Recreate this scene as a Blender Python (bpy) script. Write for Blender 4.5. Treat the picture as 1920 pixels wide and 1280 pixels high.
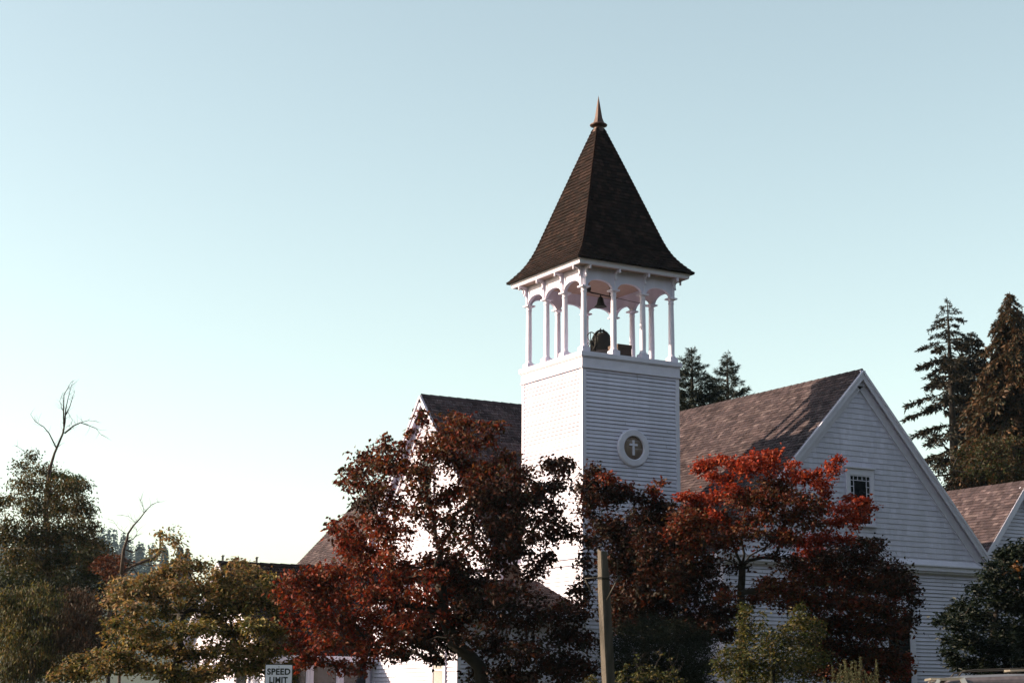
import bpy, math, random
import numpy as np
from mathutils import Vector, Matrix

# ------------------------------------------------------------------ camera, sky, sun
for o in list(bpy.data.objects):
    bpy.data.objects.remove(o)
SC = bpy.context.scene
COL = SC.collection
F_PX = 3300.0
CAM = Vector((-26.980, -42.119, 1.6))
PITCH, ROLL, YAW = math.radians(11.65), math.radians(.35), math.radians(30.3)
# world axes: x along the tower's shaded front, y along its sunlit side, origin at the tower's near corner
_dR = Vector((math.cos(YAW), math.sin(YAW), 0)); _dL = Vector((-math.sin(YAW), math.cos(YAW), 0)); _dZ = Vector((0, 0, 1))
_F = Vector((0, math.cos(PITCH), math.sin(PITCH))); _U0 = Vector((0, -math.sin(PITCH), math.cos(PITCH))); _X0 = Vector((1, 0, 0))
_X = math.cos(ROLL) * _X0 + math.sin(ROLL) * _U0; _U = -math.sin(ROLL) * _X0 + math.cos(ROLL) * _U0
tw = lambda v: Vector((_dR.dot(v), _dL.dot(v), v.z))
FW, UP, RT = tw(_F), tw(_U), tw(_X)
cam = bpy.data.cameras.new('camera'); cam_o = bpy.data.objects.new('camera', cam); COL.objects.link(cam_o)
cam_o.matrix_world = Matrix(((RT.x, UP.x, -FW.x, CAM.x), (RT.y, UP.y, -FW.y, CAM.y), (RT.z, UP.z, -FW.z, CAM.z), (0, 0, 0, 1)))
cam.sensor_width = 36; cam.lens = F_PX / 1920 * 36; cam.clip_end = 20000; cam.clip_start = .1
SC.camera = cam_o

def at(px, py, depth):
    """a point of the photograph (1920 wide) at a depth in metres -> place in the world"""
    return CAM + (FW + RT * ((px - 960) / F_PX) - UP * ((py - 640) / F_PX)) * depth

SUN_PHI, SUN_EL = math.radians(31), math.radians(24)
SUN = Vector((-math.cos(SUN_EL) * math.cos(SUN_PHI), math.cos(SUN_EL) * math.sin(SUN_PHI), math.sin(SUN_EL)))
sl = bpy.data.lights.new('sun', 'SUN'); sl.energy = 3.1; sl.angle = math.radians(.5); sl.color = (1, .80, .56)
so = bpy.data.objects.new('sun', sl); COL.objects.link(so); so.rotation_euler = SUN.to_track_quat('Z', 'Y').to_euler()
W = bpy.data.worlds.new("World"); SC.world = W; W.use_nodes = True
wn = W.node_tree.nodes; wl = W.node_tree.links
sky = wn.new('ShaderNodeTexSky'); sky.sky_type = 'NISHITA'; sky.sun_disc = False
sky.sun_elevation = SUN_EL; sky.sun_rotation = math.atan2(SUN.x, SUN.y)
sky.air_density = 1.0; sky.dust_density = 1.0; sky.ozone_density = 2; sky.altitude = 50
hs = wn.new('ShaderNodeHueSaturation'); hs.inputs['Saturation'].default_value = .85; hs.inputs['Hue'].default_value = .49
gm = wn.new('ShaderNodeGamma'); gm.inputs[1].default_value = 1.0; wl.new(sky.outputs[0], gm.inputs[0]); wl.new(gm.outputs[0], hs.inputs['Color']); tm = wn.new('ShaderNodeVectorMath'); tm.operation = 'MULTIPLY'; tm.inputs[1].default_value = (1.15, 1.0, .785)
wl.new(hs.outputs[0], tm.inputs[0]); wl.new(tm.outputs[0], wn['Background'].inputs[0])
wn['Background'].inputs[1].default_value = .088
SC.view_settings.view_transform = 'Standard'; SC.view_settings.look = 'None'; SC.view_settings.exposure = 1.7; SC.view_settings.gamma = 1
SC.cycles.max_bounces = 8; SC.cycles.transparent_max_bounces = 8; SC.cycles.use_denoising = True

# ------------------------------------------------------------------ helpers
def tag(o, label=None, cat=None, group=None, kind=None):
    for k, v in (('label', label), ('category', cat), ('group', group), ('kind', kind)):
        if v: o[k] = v
    return o

def empty(name, loc, label, cat, group=None):
    o = bpy.data.objects.new(name, None); COL.objects.link(o); o.location = loc
    o.empty_display_size = .3
    return tag(o, label, cat, group)

class MB:
    def __init__(s): s.v = []; s.f = []; s.c = []; s.sm = []
    def face(s, pts, col=None, smooth=False):
        n = len(s.v); s.v += [tuple(p) for p in pts]; s.f.append(tuple(range(n, n + len(pts)))); s.c.append(col or (1, 1, 1)); s.sm.append(smooth)
    def box(s, a, b, col=None):
        x0, x1 = sorted((a[0], b[0])); y0, y1 = sorted((a[1], b[1])); z0, z1 = sorted((a[2], b[2]))
        p = [(x0, y0, z0), (x1, y0, z0), (x1, y1, z0), (x0, y1, z0), (x0, y0, z1), (x1, y0, z1), (x1, y1, z1), (x0, y1, z1)]
        for q in ((0, 3, 2, 1), (4, 5, 6, 7), (0, 1, 5, 4), (1, 2, 6, 5), (2, 3, 7, 6), (3, 0, 4, 7)): s.face([p[i] for i in q], col)
    def beam(s, p, q, w, t, up=(0, 0, 1), col=None):
        """bar p->q; w across, t along `up` made square to it"""
        p, q, up = Vector(p), Vector(q), Vector(up); d = (q - p).normalized(); sd = d.cross(up).normalized(); u = sd.cross(d)
        c = [[e + sd * (a * w / 2) + u * (b * t / 2) for a, b in ((-1, -1), (1, -1), (1, 1), (-1, 1))] for e in (p, q)]
        s.face(c[0][::-1], col); s.face(c[1], col)
        for i in range(4): j = (i + 1) % 4; s.face([c[0][i], c[0][j], c[1][j], c[1][i]], col)
    def tube(s, pts, rad, n=6, col=None):
        pts = [Vector(p) for p in pts]; base = len(s.v); a = None
        for i, p in enumerate(pts):
            d = (pts[min(i + 1, len(pts) - 1)] - pts[max(i - 1, 0)]).normalized()
            if a is None: a = d.orthogonal().normalized()
            a = (a - d * a.dot(d)).normalized(); b = d.cross(a)
            for k in range(n):
                t = 2 * math.pi * k / n; s.v.append(tuple(p + (a * math.cos(t) + b * math.sin(t)) * rad[i]))
        for i in range(len(pts) - 1):
            for k in range(n):
                j = (k + 1) % n; s.f.append((base + i * n + k, base + i * n + j, base + (i + 1) * n + j, base + (i + 1) * n + k)); s.c.append(col or (1, 1, 1)); s.sm.append(True)
        for e in (0, len(pts) - 1):
            if rad[e] > .004:
                f = tuple(base + e * n + k for k in range(n)); s.f.append(f if e else f[::-1]); s.c.append(col or (1, 1, 1)); s.sm.append(False)
    def lathe(s, c, prof, n=20, col=None, axis='z'):
        base = len(s.v); c = Vector(c)
        for r, h in prof:
            for k in range(n):
                t = 2 * math.pi * k / n; a, b = r * math.cos(t), r * math.sin(t)
                s.v.append(tuple(c + (Vector((a, b, h)) if axis == 'z' else Vector((a, h, b)) if axis == 'y' else Vector((h, a, b)))))
        for i in range(len(prof) - 1):
            for k in range(n):
                j = (k + 1) % n; s.f.append((base + i * n + k, base + i * n + j, base + (i + 1) * n + j, base + (i + 1) * n + k)); s.c.append(col or (1, 1, 1)); s.sm.append(True)
    def build(s, name, mat, parent=None, smooth=None):
        me = bpy.data.meshes.new(name); me.from_pydata(s.v, [], s.f); me.materials.append(mat)
        at_ = me.attributes.new('Col', 'FLOAT_COLOR', 'FACE')
        at_.data.foreach_set('color', np.hstack([np.array(s.c, dtype=np.float32), np.ones((len(s.c), 1), np.float32)]).ravel())
        me.polygons.foreach_set('use_smooth', s.sm if smooth is None else [smooth] * len(s.f)); me.update()
        return link(name, me, parent)

def link(name, me, parent=None):
    o = bpy.data.objects.new(name, me); COL.objects.link(o)
    if parent is not None:
        o.parent = parent; loc = Vector((0, 0, 0)); q = parent
        while q is not None: loc += Vector(q.location); q = q.parent
        o.location = -loc          # meshes are written in world coordinates (parents are never rotated)
    return o

def np_mesh(name, V, Fc, C, mat, parent=None):
    """V (n,3), Fc (m,k) faces, C (m,3) colours"""
    me = bpy.data.meshes.new(name); m, k = Fc.shape
    me.vertices.add(len(V)); me.vertices.foreach_set('co', V.astype(np.float32).ravel())
    me.loops.add(m * k); me.loops.foreach_set('vertex_index', Fc.astype(np.int32).ravel())
    me.polygons.add(m); me.polygons.foreach_set('loop_start', np.arange(0, m * k, k, dtype=np.int32)); me.polygons.foreach_set('loop_total', np.full(m, k, np.int32))
    me.materials.append(mat); me.update(calc_edges=True)
    a = me.attributes.new('Col', 'FLOAT_COLOR', 'FACE'); a.data.foreach_set('color', np.hstack([C, np.ones((m, 1))]).astype(np.float32).ravel())
    return link(name, me, parent)

def mat_new(name):
    m = bpy.data.materials.new(name); m.use_nodes = True; nt = m.node_tree
    return m, nt, nt.nodes['Principled BSDF']

def mat(name, col, rough=.6, metal=0, noise=.12, scale=3., bump=0., bscale=40., attr=False, spec=.5, streak=False):
    m, nt, p = mat_new(name); N = nt.nodes; Lk = nt.links
    tc = N.new('ShaderNodeTexCoord'); nz = N.new('ShaderNodeTexNoise'); nz.inputs['Scale'].default_value = scale; nz.inputs['Detail'].default_value = 8
    if streak:
        mp = N.new('ShaderNodeMapping'); mp.inputs['Scale'].default_value = (1, 1, .12); Lk.new(tc.outputs['Object'], mp.inputs[0]); Lk.new(mp.outputs[0], nz.inputs['Vector'])
    else: Lk.new(tc.outputs['Object'], nz.inputs['Vector'])
    rp = N.new('ShaderNodeMapRange'); rp.inputs['From Min'].default_value = .3; rp.inputs['From Max'].default_value = .7; rp.inputs['To Min'].default_value = 1 - noise; rp.inputs['To Max'].default_value = 1 + noise
    Lk.new(nz.outputs['Fac'], rp.inputs['Value'])
    ml = N.new('ShaderNodeVectorMath'); ml.operation = 'SCALE'; Lk.new(rp.outputs[0], ml.inputs['Scale'])
    if attr:
        a = N.new('ShaderNodeAttribute'); a.attribute_name = 'Col'; mu = N.new('ShaderNodeMix'); mu.data_type = 'RGBA'; mu.blend_type = 'MULTIPLY'; mu.inputs['Factor'].default_value = 1
        mu.inputs['A'].default_value = (*col, 1); Lk.new(a.outputs['Color'], mu.inputs['B']); Lk.new(mu.outputs['Result'], ml.inputs[0])
    else: ml.inputs[0].default_value = col
    Lk.new(ml.outputs[0], p.inputs['Base Color']); p.inputs['Roughness'].default_value = rough; p.inputs['Metallic'].default_value = metal; p.inputs['Specular IOR Level'].default_value = spec
    if bump:
        n2 = N.new('ShaderNodeTexNoise'); n2.inputs['Scale'].default_value = bscale; n2.inputs['Detail'].default_value = 6; Lk.new(tc.outputs['Object'], n2.inputs['Vector'])
        b = N.new('ShaderNodeBump'); b.inputs['Strength'].default_value = bump; b.inputs['Distance'].default_value = .02; Lk.new(n2.outputs['Fac'], b.inputs['Height']); Lk.new(b.outputs[0], p.inputs['Normal'])
    return m

def foliage_mat(name, trans=.3, rough=.45, spec=.3):
    m, nt, p = mat_new(name); N = nt.nodes; Lk = nt.links
    a = N.new('ShaderNodeAttribute'); a.attribute_name = 'Col'; Lk.new(a.outputs['Color'], p.inputs['Base Color'])
    p.inputs['Roughness'].default_value = rough; p.inputs['Specular IOR Level'].default_value = spec
    t = N.new('ShaderNodeBsdfTranslucent'); g = N.new('ShaderNodeVectorMath'); g.operation = 'MULTIPLY'; g.inputs[1].default_value = (1.5, 1.25, .8)
    Lk.new(a.outputs['Color'], g.inputs[0]); Lk.new(g.outputs[0], t.inputs['Color'])
    mx = N.new('ShaderNodeMixShader'); mx.inputs[0].default_value = trans; Lk.new(p.outputs[0], mx.inputs[1]); Lk.new(t.outputs[0], mx.inputs[2]); Lk.new(mx.outputs[0], N['Material Output'].inputs['Surface'])
    return m

M = dict(
    white=mat('painted_wood', (.62, .585, .74), .55, noise=.10, scale=2.2, streak=True, attr=True, bump=.12, bscale=60),
    trim=mat('painted_trim', (.66, .62, .76), .5, noise=.06, scale=5, bump=.05, bscale=50),
    ceil=mat('belfry_ceiling', (.36, .25, .21), .6, noise=.06, scale=6),
    shingle=mat('cedar_shingles', (1, 1, 1), .85, noise=.28, scale=1.6, attr=True, bump=.5, bscale=45, spec=.08),
    glass=mat('window_glass', (.012, .014, .018), .08, noise=.0),
    blind=mat('window_blind', (.35, .33, .34), .6),
    groove_shade=mat('groove_shade_core', (.16, .12, .10), .9, noise=.2, scale=6), taupe=mat('round_panel', (.22, .155, .125), .7, noise=.15, scale=14),  # wall core darkened so grooves between the siding boards read as shade
    iron=mat('bell_iron', (.008, .007, .007), .8, metal=0, noise=.3, scale=12),
    bronze=mat('bell_bronze', (.012, .018, .017), .6, metal=.2, noise=.3, scale=20),
    copper=mat('copper_finial', (.055, .020, .014), .5, metal=.3, noise=.2, scale=15),
    crate=mat('crate_wood', (.06, .028, .02), .7, noise=.25, scale=14, streak=True),
    bark=mat('bark', (.020, .014, .012), .9, noise=.35, scale=7, bump=.8, bscale=25),
    bark_pale=mat('bark_pale', (.055, .036, .03), .9, noise=.35, scale=9, bump=.6, bscale=25),
    leaf=foliage_mat('leaves', .30, .55, .18), needle=foliage_mat('needles', .12, .6, .2), glossy=foliage_mat('glossy_leaves', .12, .5, .18),
    pole=mat('weathered_pole', (.105, .088, .078), .9, noise=.6, scale=5, streak=True, bump=.7, bscale=30),
    steel=mat('dark_steel', (.04, .035, .033), .6, metal=.5, noise=.3), galv=mat('galvanised', (.33, .33, .34), .5, metal=.6),
    signw=mat('sign_face', (.72, .70, .84), .45, noise=.04), signk=mat('sign_black', (.012, .012, .014), .5),
    paint=mat('car_paint', (.13, .11, .125), .3, metal=.3, noise=.25, scale=14), chrome=mat('car_trim', (.62, .56, .5), .3, metal=.7), rubber=mat('rubber', (.02, .02, .02), .8), red=mat('tail_lamp', (.25, .01, .01), .2),
    grass=mat('lawn', (.05, .07, .025), .95, noise=.4, scale=1.5, bump=.8, bscale=30), asphalt=mat('asphalt', (.05, .05, .052), .9, noise=.2, scale=3, bump=.3, bscale=80),
    concrete=mat('concrete', (.30, .29, .27), .9, noise=.12, scale=2, bump=.2), lane=mat('lane_paint', (.7, .6, .15), .7, noise=.1),
    hill=mat('hill_soil', (.045, .05, .03), .95, noise=.3, scale=.05),
)

# ------------------------------------------------------------------ church
rng = random.Random(7)
church = empty('church', (6, 8, 0), 'white clapboard church with a square tower, an open arched belfry and a brown spire', 'church')
UP3 = Vector((0, 0, 1))

GAP = .011
def lap(mb, axis, off, sgn, z0, z1, exp, ub, lip=.029, shing=False):
    """clapboard rows. axis 'y': wall plane y=off looking sgn*y, u = x.  ub(z) -> (u0,u1)"""
    n = max(1, round((z1 - z0) / exp)); e = (z1 - z0) / n
    P = (lambda u, z, d: (u, off + sgn * d, z)) if axis == 'y' else (lambda u, z, d: (off + sgn * d, u, z))
    for i in range(n):
        za, zb = z0 + i * e, z0 + (i + 1) * e; a0, a1 = ub(za); b0, b1 = ub(zb)
        if a1 - a0 < .02: break
        if b1 < b0: b0 = b1 = (b0 + b1) / 2
        if not shing:
            cuts = [a0]
            while a1 - cuts[-1] > 2.6: cuts.append(cuts[-1] + rng.uniform(1.2, 3.4))
            cuts = [q for q in cuts if a1 - q > .3] + [a1]; zg = za + GAP
            for p_, q_ in zip(cuts[:-1], cuts[1:]):
                t = rng.uniform(.93, 1.03); c = (t, t, t); l = lip * rng.uniform(.8, 1.2); dz = rng.uniform(-.002, .002)
                q0, q1 = (b0 if p_ == a0 else min(max(p_, b0), b1)), (b1 if q_ == a1 else min(max(q_ - .004, b0), b1)); p1 = q_ if q_ == a1 else q_ - .004
                mb.face([P(p_, zg + dz, l), P(p1, zg - dz, l), P(q1, zb, .002), P(q0, zb, .002)], c); mb.face([P(p_, zg + dz, -.004), P(p1, zg - dz, -.004), P(p1, zg - dz, l), P(p_, zg + dz, l)], (.6, .56, .54))  # underside coloured darker to strengthen the shade line under each board
        else:
            u = a0 - rng.uniform(0, .15)
            while u < a1:
                w = rng.uniform(.10, .22); s0, s1 = max(u, a0), min(u + w - .006, a1); q0, q1 = max(u, b0), min(u + w - .006, b1); u += w
                if s1 - s0 < .01: continue
                if q1 < q0: q0 = q1 = min(max((s0 + s1) / 2, b0), b1)
                t = rng.uniform(.93, 1.05); l = lip * rng.uniform(.8, 1.25); dz = rng.uniform(-.005, .005)
                mb.face([P(s0, za + dz, l), P(s1, za + dz, l), P(q1, zb, .003), P(q0, zb, .003)], (t, t, t)); mb.face([P(s0, za + dz, 0), P(s1, za + dz, 0), P(s1, za + dz, l), P(s0, za + dz, l)], (t, t, t))

PAL_ROOF = [(.065, .047, .053), (.054, .040, .046), (.075, .054, .060), (.043, .032, .038), (.098, .074, .080), (.061, .045, .052)]
PAL_SPIRE = [(.016, .0085, .0078), (.013, .0075, .0070), (.020, .0105, .0092), (.014, .0085, .0078), (.026, .0145, .0125), (.011, .0070, .0068)]

def shingle_row(mb, A0, A1, B0, B1, n, pal, width, lift):
    """one course: bottom edge A0->A1, top edge B0->B1"""
    La = (A1 - A0).length
    if La < .01: return
    d = (A1 - A0) / La; tb0 = (B0 - A0).dot(d); tb1 = (B1 - A0).dot(d); up = B0 - A0 - d * tb0
    u = -rng.uniform(0, width)
    while u < La:
        w = width * rng.uniform(.6, 1.5); s0, s1 = max(u, 0), min(u + w - .004, La); q0, q1 = max(u, tb0), min(u + w - .004, tb1); u += w
        if s1 - s0 < .008: continue
        if q1 < q0: q0 = q1 = min(max((s0 + s1) / 2, min(tb0, tb1)), max(tb0, tb1))
        c = rng.choice(pal); t = rng.uniform(.8, 1.2); c = (c[0] * t, c[1] * t, c[2] * t)
        l = n * lift * rng.uniform(.7, 1.5); dn = up * rng.uniform(-.06, .04)
        a, b = A0 + d * s0 + dn, A0 + d * s1 + dn; e, f = A0 + d * q1 + up, A0 + d * q0 + up
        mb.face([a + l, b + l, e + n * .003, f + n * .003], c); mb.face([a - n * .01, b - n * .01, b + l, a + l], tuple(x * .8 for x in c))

def slope(mb, A0, A1, B0, B1, pal, exp=.14, width=.17, lift=.02):
    A0, A1, B0, B1 = map(Vector, (A0, A1, B0, B1)); n = (A1 - A0).cross(B0 - A0).normalized()
    if n.z < 0: n = -n
    L = max((B0 - A0).length, (B1 - A1).length); k = max(1, round(L / exp))
    for i in range(k):
        s, t = i / k, (i + 1) / k
        shingle_row(mb, A0.lerp(B0, s), A1.lerp(B1, s), A0.lerp(B0, t), A1.lerp(B1, t), n, pal, width, lift)

def gable_roof(name, axis, r, zr, e0, z0, e1, z1, a, b, pal, parent, over_soffit=.12, fine0=True, fine1=True, label=None):
    """ridge along `axis` ('y' or 'x') at cross position r; eaves at e0 (low side) and e1; from a to b"""
    P = (lambda c, l, z: Vector((c, l, z))) if axis == 'y' else (lambda c, l, z: Vector((l, c, z)))
    mb = MB()
    for e, z, fine in ((e0, z0, fine0), (e1, z1, fine1)):
        ex = .14 if fine else .3; w = .17 if fine else .45
        slope(mb, P(e, a, z), P(e, b, z), P(r, a, zr), P(r, b, zr), pal, ex, w)
    # ridge boards
    for s, e, z in ((-1, e0, z0), (1, e1, z1)):
        v = (P(e, 0, z) - P(r, 0, zr)).normalized() * .16
        l = a
        while l < b:
            l2 = min(l + .34, b); t = rng.uniform(.75, 1.1); c = tuple(x * t for x in pal[1])
            p0, p1 = P(r, l, zr + .045), P(r, l2, zr + .03); mb.face([p0, p1, p1 + v, p0 + v], c); mb.face([p0 + v, p1 + v, p1 + v - UP3 * .025, p0 + v - UP3 * .025], c); l = l2
    ro = mb.build(name, M['shingle'], parent)
    sb = MB()   # the deck and white soffit under the shingles
    T = UP3 * .05; D = UP3 * .17
    for e, z in ((e0, z0), (e1, z1)):
        p = [P(e, a, z) - UP3 * .012, P(e, b, z) - UP3 * .012, P(r, b, zr) - UP3 * .012, P(r, a, zr) - UP3 * .012]; q = [v - D for v in p]
        sb.face(p); sb.face(q[::-1])
        for i in range(4): j = (i + 1) % 4; sb.face([q[i], q[j], p[j], p[i]])
    sb.build('roof_deck', M['trim'], ro)
    return ro

def window(parent, axis, off, sgn, u0, u1, z0, z1, cas=.14, head=.18, muntins=(), glass='glass', cap=True, name='window'):
    P = (lambda u, z, d: (u, off + sgn * d, z)) if axis == 'y' else (lambda u, z, d: (off + sgn * d, u, z))
    m = MB()
    m.box(P(u0 - cas, z0, .0), P(u0, z1, .055)); m.box(P(u1, z0, .0), P(u1 + cas, z1, .055)); m.box(P(u0 - cas, z1, .0), P(u1 + cas, z1 + head, .058))
    if cap: m.box(P(u0 - cas - .05, z1 + head, .0), P(u1 + cas + .05, z1 + head + .045, .11))
    m.box(P(u0 - cas - .04, z0 - .06, .0), P(u1 + cas + .04, z0, .1))
    w = m.build(name, M['trim'], parent)
    g = MB(); g.box(P(u0, z0, .012), P(u1, z1, .022)); g.build('pane', M[glass], w)
    f = MB(); s = .035
    f.box(P(u0, z0, .023), P(u0 + s, z1, .042)); f.box(P(u1 - s, z0, .023), P(u1, z1, .042)); f.box(P(u0 + s, z1 - s, .023), P(u1 - s, z1, .042)); f.box(P(u0 + s, z0, .023), P(u1 - s, z0 + s, .042))
    for (a, b, c, d) in muntins: f.box(P(a, b, .023), P(c, d, .036))
    f.build('sash', M['trim'], w)
    return w

# --- tower shaft
S = 3.4; ZF = 11.18
m = MB(); m.box((.03, .03, 0), (S - .03, S - .03, ZF)); m.build('sheathing', M['groove_shade'], church); m = MB()
for ax, off, sg in (('y', .02, -1), ('y', S - .02, 1), ('x', .02, -1), ('x', S - .02, 1)):
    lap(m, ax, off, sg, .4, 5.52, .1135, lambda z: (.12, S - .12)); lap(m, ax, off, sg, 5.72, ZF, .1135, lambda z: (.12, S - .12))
m.build('tower_wall', M['white'], church)
m = MB()
for cx, cy in ((0, 0), (S, 0), (0, S), (S, S)):
    sx, sy = (1 if cx == 0 else -1), (1 if cy == 0 else -1)
    m.box((cx - sx * .012, cy - sy * .012, .2), (cx + sx * .12, cy + sy * .12, ZF))
m.box((-.03, -.03, ZF), (S + .03, S + .03, 11.5)); m.box((-.05, -.05, ZF - .025), (S + .05, S + .05, ZF + .03))
m.box((-.04, -.04, 5.5), (S + .04, S + .04, 5.68)); m.box((-.09, -.09, 5.68), (S + .09, S + .09, 5.73)); m.box((-.04, -.04, 0), (S + .04, S + .04, .4))
m.build('corner_board', M['trim'], church)
m = MB(); m.box((-.085, -.085, 11.5), (S + .085, S + .085, 11.63)); m.box((-.06, -.06, 11.47), (S + .06, S + .06, 11.5))
m.build('tower_ledge', M['trim'], church)
# --- round window with the cross
cx, cz, y0 = 1.735, 8.94, .0
m = MB()
m.lathe((cx, 0, cz), [(.345, .01), (.345, -.06), (.365, -.075), (.52, -.075), (.54, -.06), (.553, -.03), (.553, .01)], 48, axis='y'); m.sm = [False] * len(m.f)
rw = m.build('round_window', M['trim'], church)
m = MB(); m.lathe((cx, 0, cz), [(0, -.012), (.35, -.012), (.35, .01)], 48, axis='y'); m.build('panel', M['taupe'], rw)
m = MB(); m.box((cx - .032, -.05, cz - .215), (cx + .032, -.012, cz + .225)); m.box((cx - .135, -.0505, cz + .06), (cx + .135, -.012, cz + .122)); m.build('cross', M['trim'], rw)
# --- belfry
m = MB(); m.box((.02, .02, 11.55), (S - .02, S - .02, 11.66)); m.build('belfry_floor', M['trim'], church)
CP = [.14, 1.18, 2.22, 3.26]; IN = .14; ZC = 13.62; ZS = 14.20
def column(x, y):
    c = MB(); z = 11.63
    c.box((x - .135, y - .135, z), (x + .135, y + .135, z + .15)); c.box((x - .115, y - .115, z + .15), (x + .115, y + .115, z + .165))
    c.lathe((x, y, z + .165), [(.112, 0), (.118, .02), (.11, .045), (.092, .06), (.088, .1), (.092, .5), (.086, 1.1), (.078, 1.62), (.08, 1.64), (.092, 1.655), (.092, 1.675), (.08, 1.69), (.085, 1.74), (.105, 1.78), (.125, 1.80)], 20)
    c.box((x - .14, y - .14, ZC - .045), (x + .14, y + .14, ZC))
    return c.build('belfry_column', M['trim'], church)
cols = sorted({(x, y) for i, x in enumerate(CP) for j, y in enumerate(CP) if i in (0, 3) or j in (0, 3)})
for x, y in cols: column(x, y)
def arcade(axis, off):
    a = MB(); th = .05
    P = (lambda u, z, d: (u, off + d, z)) if axis == 'y' else (lambda u, z, d: (off + d, u, z))
    for i in range(3):
        c0, c1 = CP[i] + .07, CP[i + 1] - .07; mid = (c0 + c1) / 2; hw = (c1 - c0) / 2; K = 18
        us = [c0 + (c1 - c0) * k / K for k in range(K + 1)]; zs = [ZC + .235 * (max(0, 1 - abs((u - mid) / hw) ** 2.3)) ** .62 for u in us]
        for k in range(K):
            for d in (-th, th): a.face([P(us[k], zs[k], d), P(us[k + 1], zs[k + 1], d), P(us[k + 1], ZS, d), P(us[k], ZS, d)])
            a.face([P(us[k], zs[k], -th), P(us[k + 1], zs[k + 1], -th), P(us[k + 1], zs[k + 1], th), P(us[k], zs[k], th)])
            for d in (-th - .012, th + .012):     # the bead round the arch
                a.face([P(us[k], zs[k], d), P(us[k + 1], zs[k + 1], d), P(us[k + 1], zs[k + 1] + .03, d), P(us[k], zs[k] + .03, d)])
                a.face([P(us[k], zs[k] + .03, d), P(us[k + 1], zs[k + 1] + .03, d), P(us[k + 1], zs[k + 1] + .03, d * .8), P(us[k], zs[k] + .03, d * .8)])
    for i, c in enumerate(CP):
        lo, hi = c - .07, c + .07
        if i == 0: lo = c + (-.03 if axis == 'x' else -.07)
        a.box(P(lo, ZC, -th + .001), P(hi, ZS, th - .001))
    return a.build('arcade_board', M['white'], church)
arcade('y', IN - .03); arcade('y', S - IN + .03); arcade('x', IN - .03); arcade('x', S - IN + .03)
for c in CP:
    for s0 in (IN - .085, S - IN + .085):
        m = MB(); m.box((c - .03, s0 - .03, ZC), (c + .03, s0 + .03, ZS)); m.build('pilaster_strip', M['trim'], church)
        m = MB(); m.box((s0 - .03, c - .03, ZC), (s0 + .03, c + .03, ZS)); m.build('pilaster_strip', M['trim'], church)
def bracket(axis, c, s0, sg):
    b = MB(); P = (lambda u, d, z: (u, s0 + sg * d, z)) if axis == 'y' else (lambda u, d, z: (s0 + sg * d, u, z))
    prof = [(0, 13.95), (.035, 13.93), (.06, 13.98), (.05, 14.03), (.075, 14.09), (.13, 14.13), (.2, 14.15), (.24, 14.13), (.27, 14.15), (.27, 14.2), (0, 14.2)]
    w = .028
    for k in range(len(prof)):
        (d0, q0), (d1, q1) = prof[k], prof[(k + 1) % len(prof)]
        b.face([P(c - w, d0, q0), P(c + w, d0, q0), P(c + w, d1, q1), P(c - w, d1, q1)])
    for u in (c - w, c + w): b.face([P(u, d, q) for d, q in prof])
    x, y, z = P(c, .245, 14.105); b.lathe((x, y, z), [(0, -.045), (.025, -.035), (.036, -.01), (.03, .02), (.02, .04)], 10)
    x, y, z = P(c, .05, 13.93); b.lathe((x, y, z), [(0, -.05), (.03, -.03), (.035, 0), (.02, .03)], 10)
    b.build('eave_bracket', M['trim'], church)
for c in CP:
    bracket('y', c, IN - .11, -1); bracket('y', c, S - IN + .11, 1); bracket('x', c, IN - .11, -1); bracket('x', c, S - IN + .11, 1)
m = MB(); m.box((-.2, -.2, ZS), (S + .2, S + .2, ZS + .05)); m.build('belfry_ceiling', M['ceil'], church)
m = MB()   # crown moulding round the eave
cr = [(.2, 14.19), (.245, 14.19), (.26, 14.22), (.265, 14.27), (.30, 14.33), (.345, 14.345), (.35, 14.37), (.2, 14.37)]
for k in range(len(cr) - 1):
    (a, za), (b, zb) = cr[k], cr[k + 1]
    ca = [(-a, -a), (S + a, -a), (S + a, S + a), (-a, S + a)]; cb = [(-b, -b), (S + b, -b), (S + b, S + b), (-b, S + b)]
    for i in range(4):
        j = (i + 1) % 4; m.face([(*ca[i], za), (*ca[j], za), (*cb[j], zb), (*cb[i], zb)])
m.build('crown_moulding', M['trim'], church)
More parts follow.
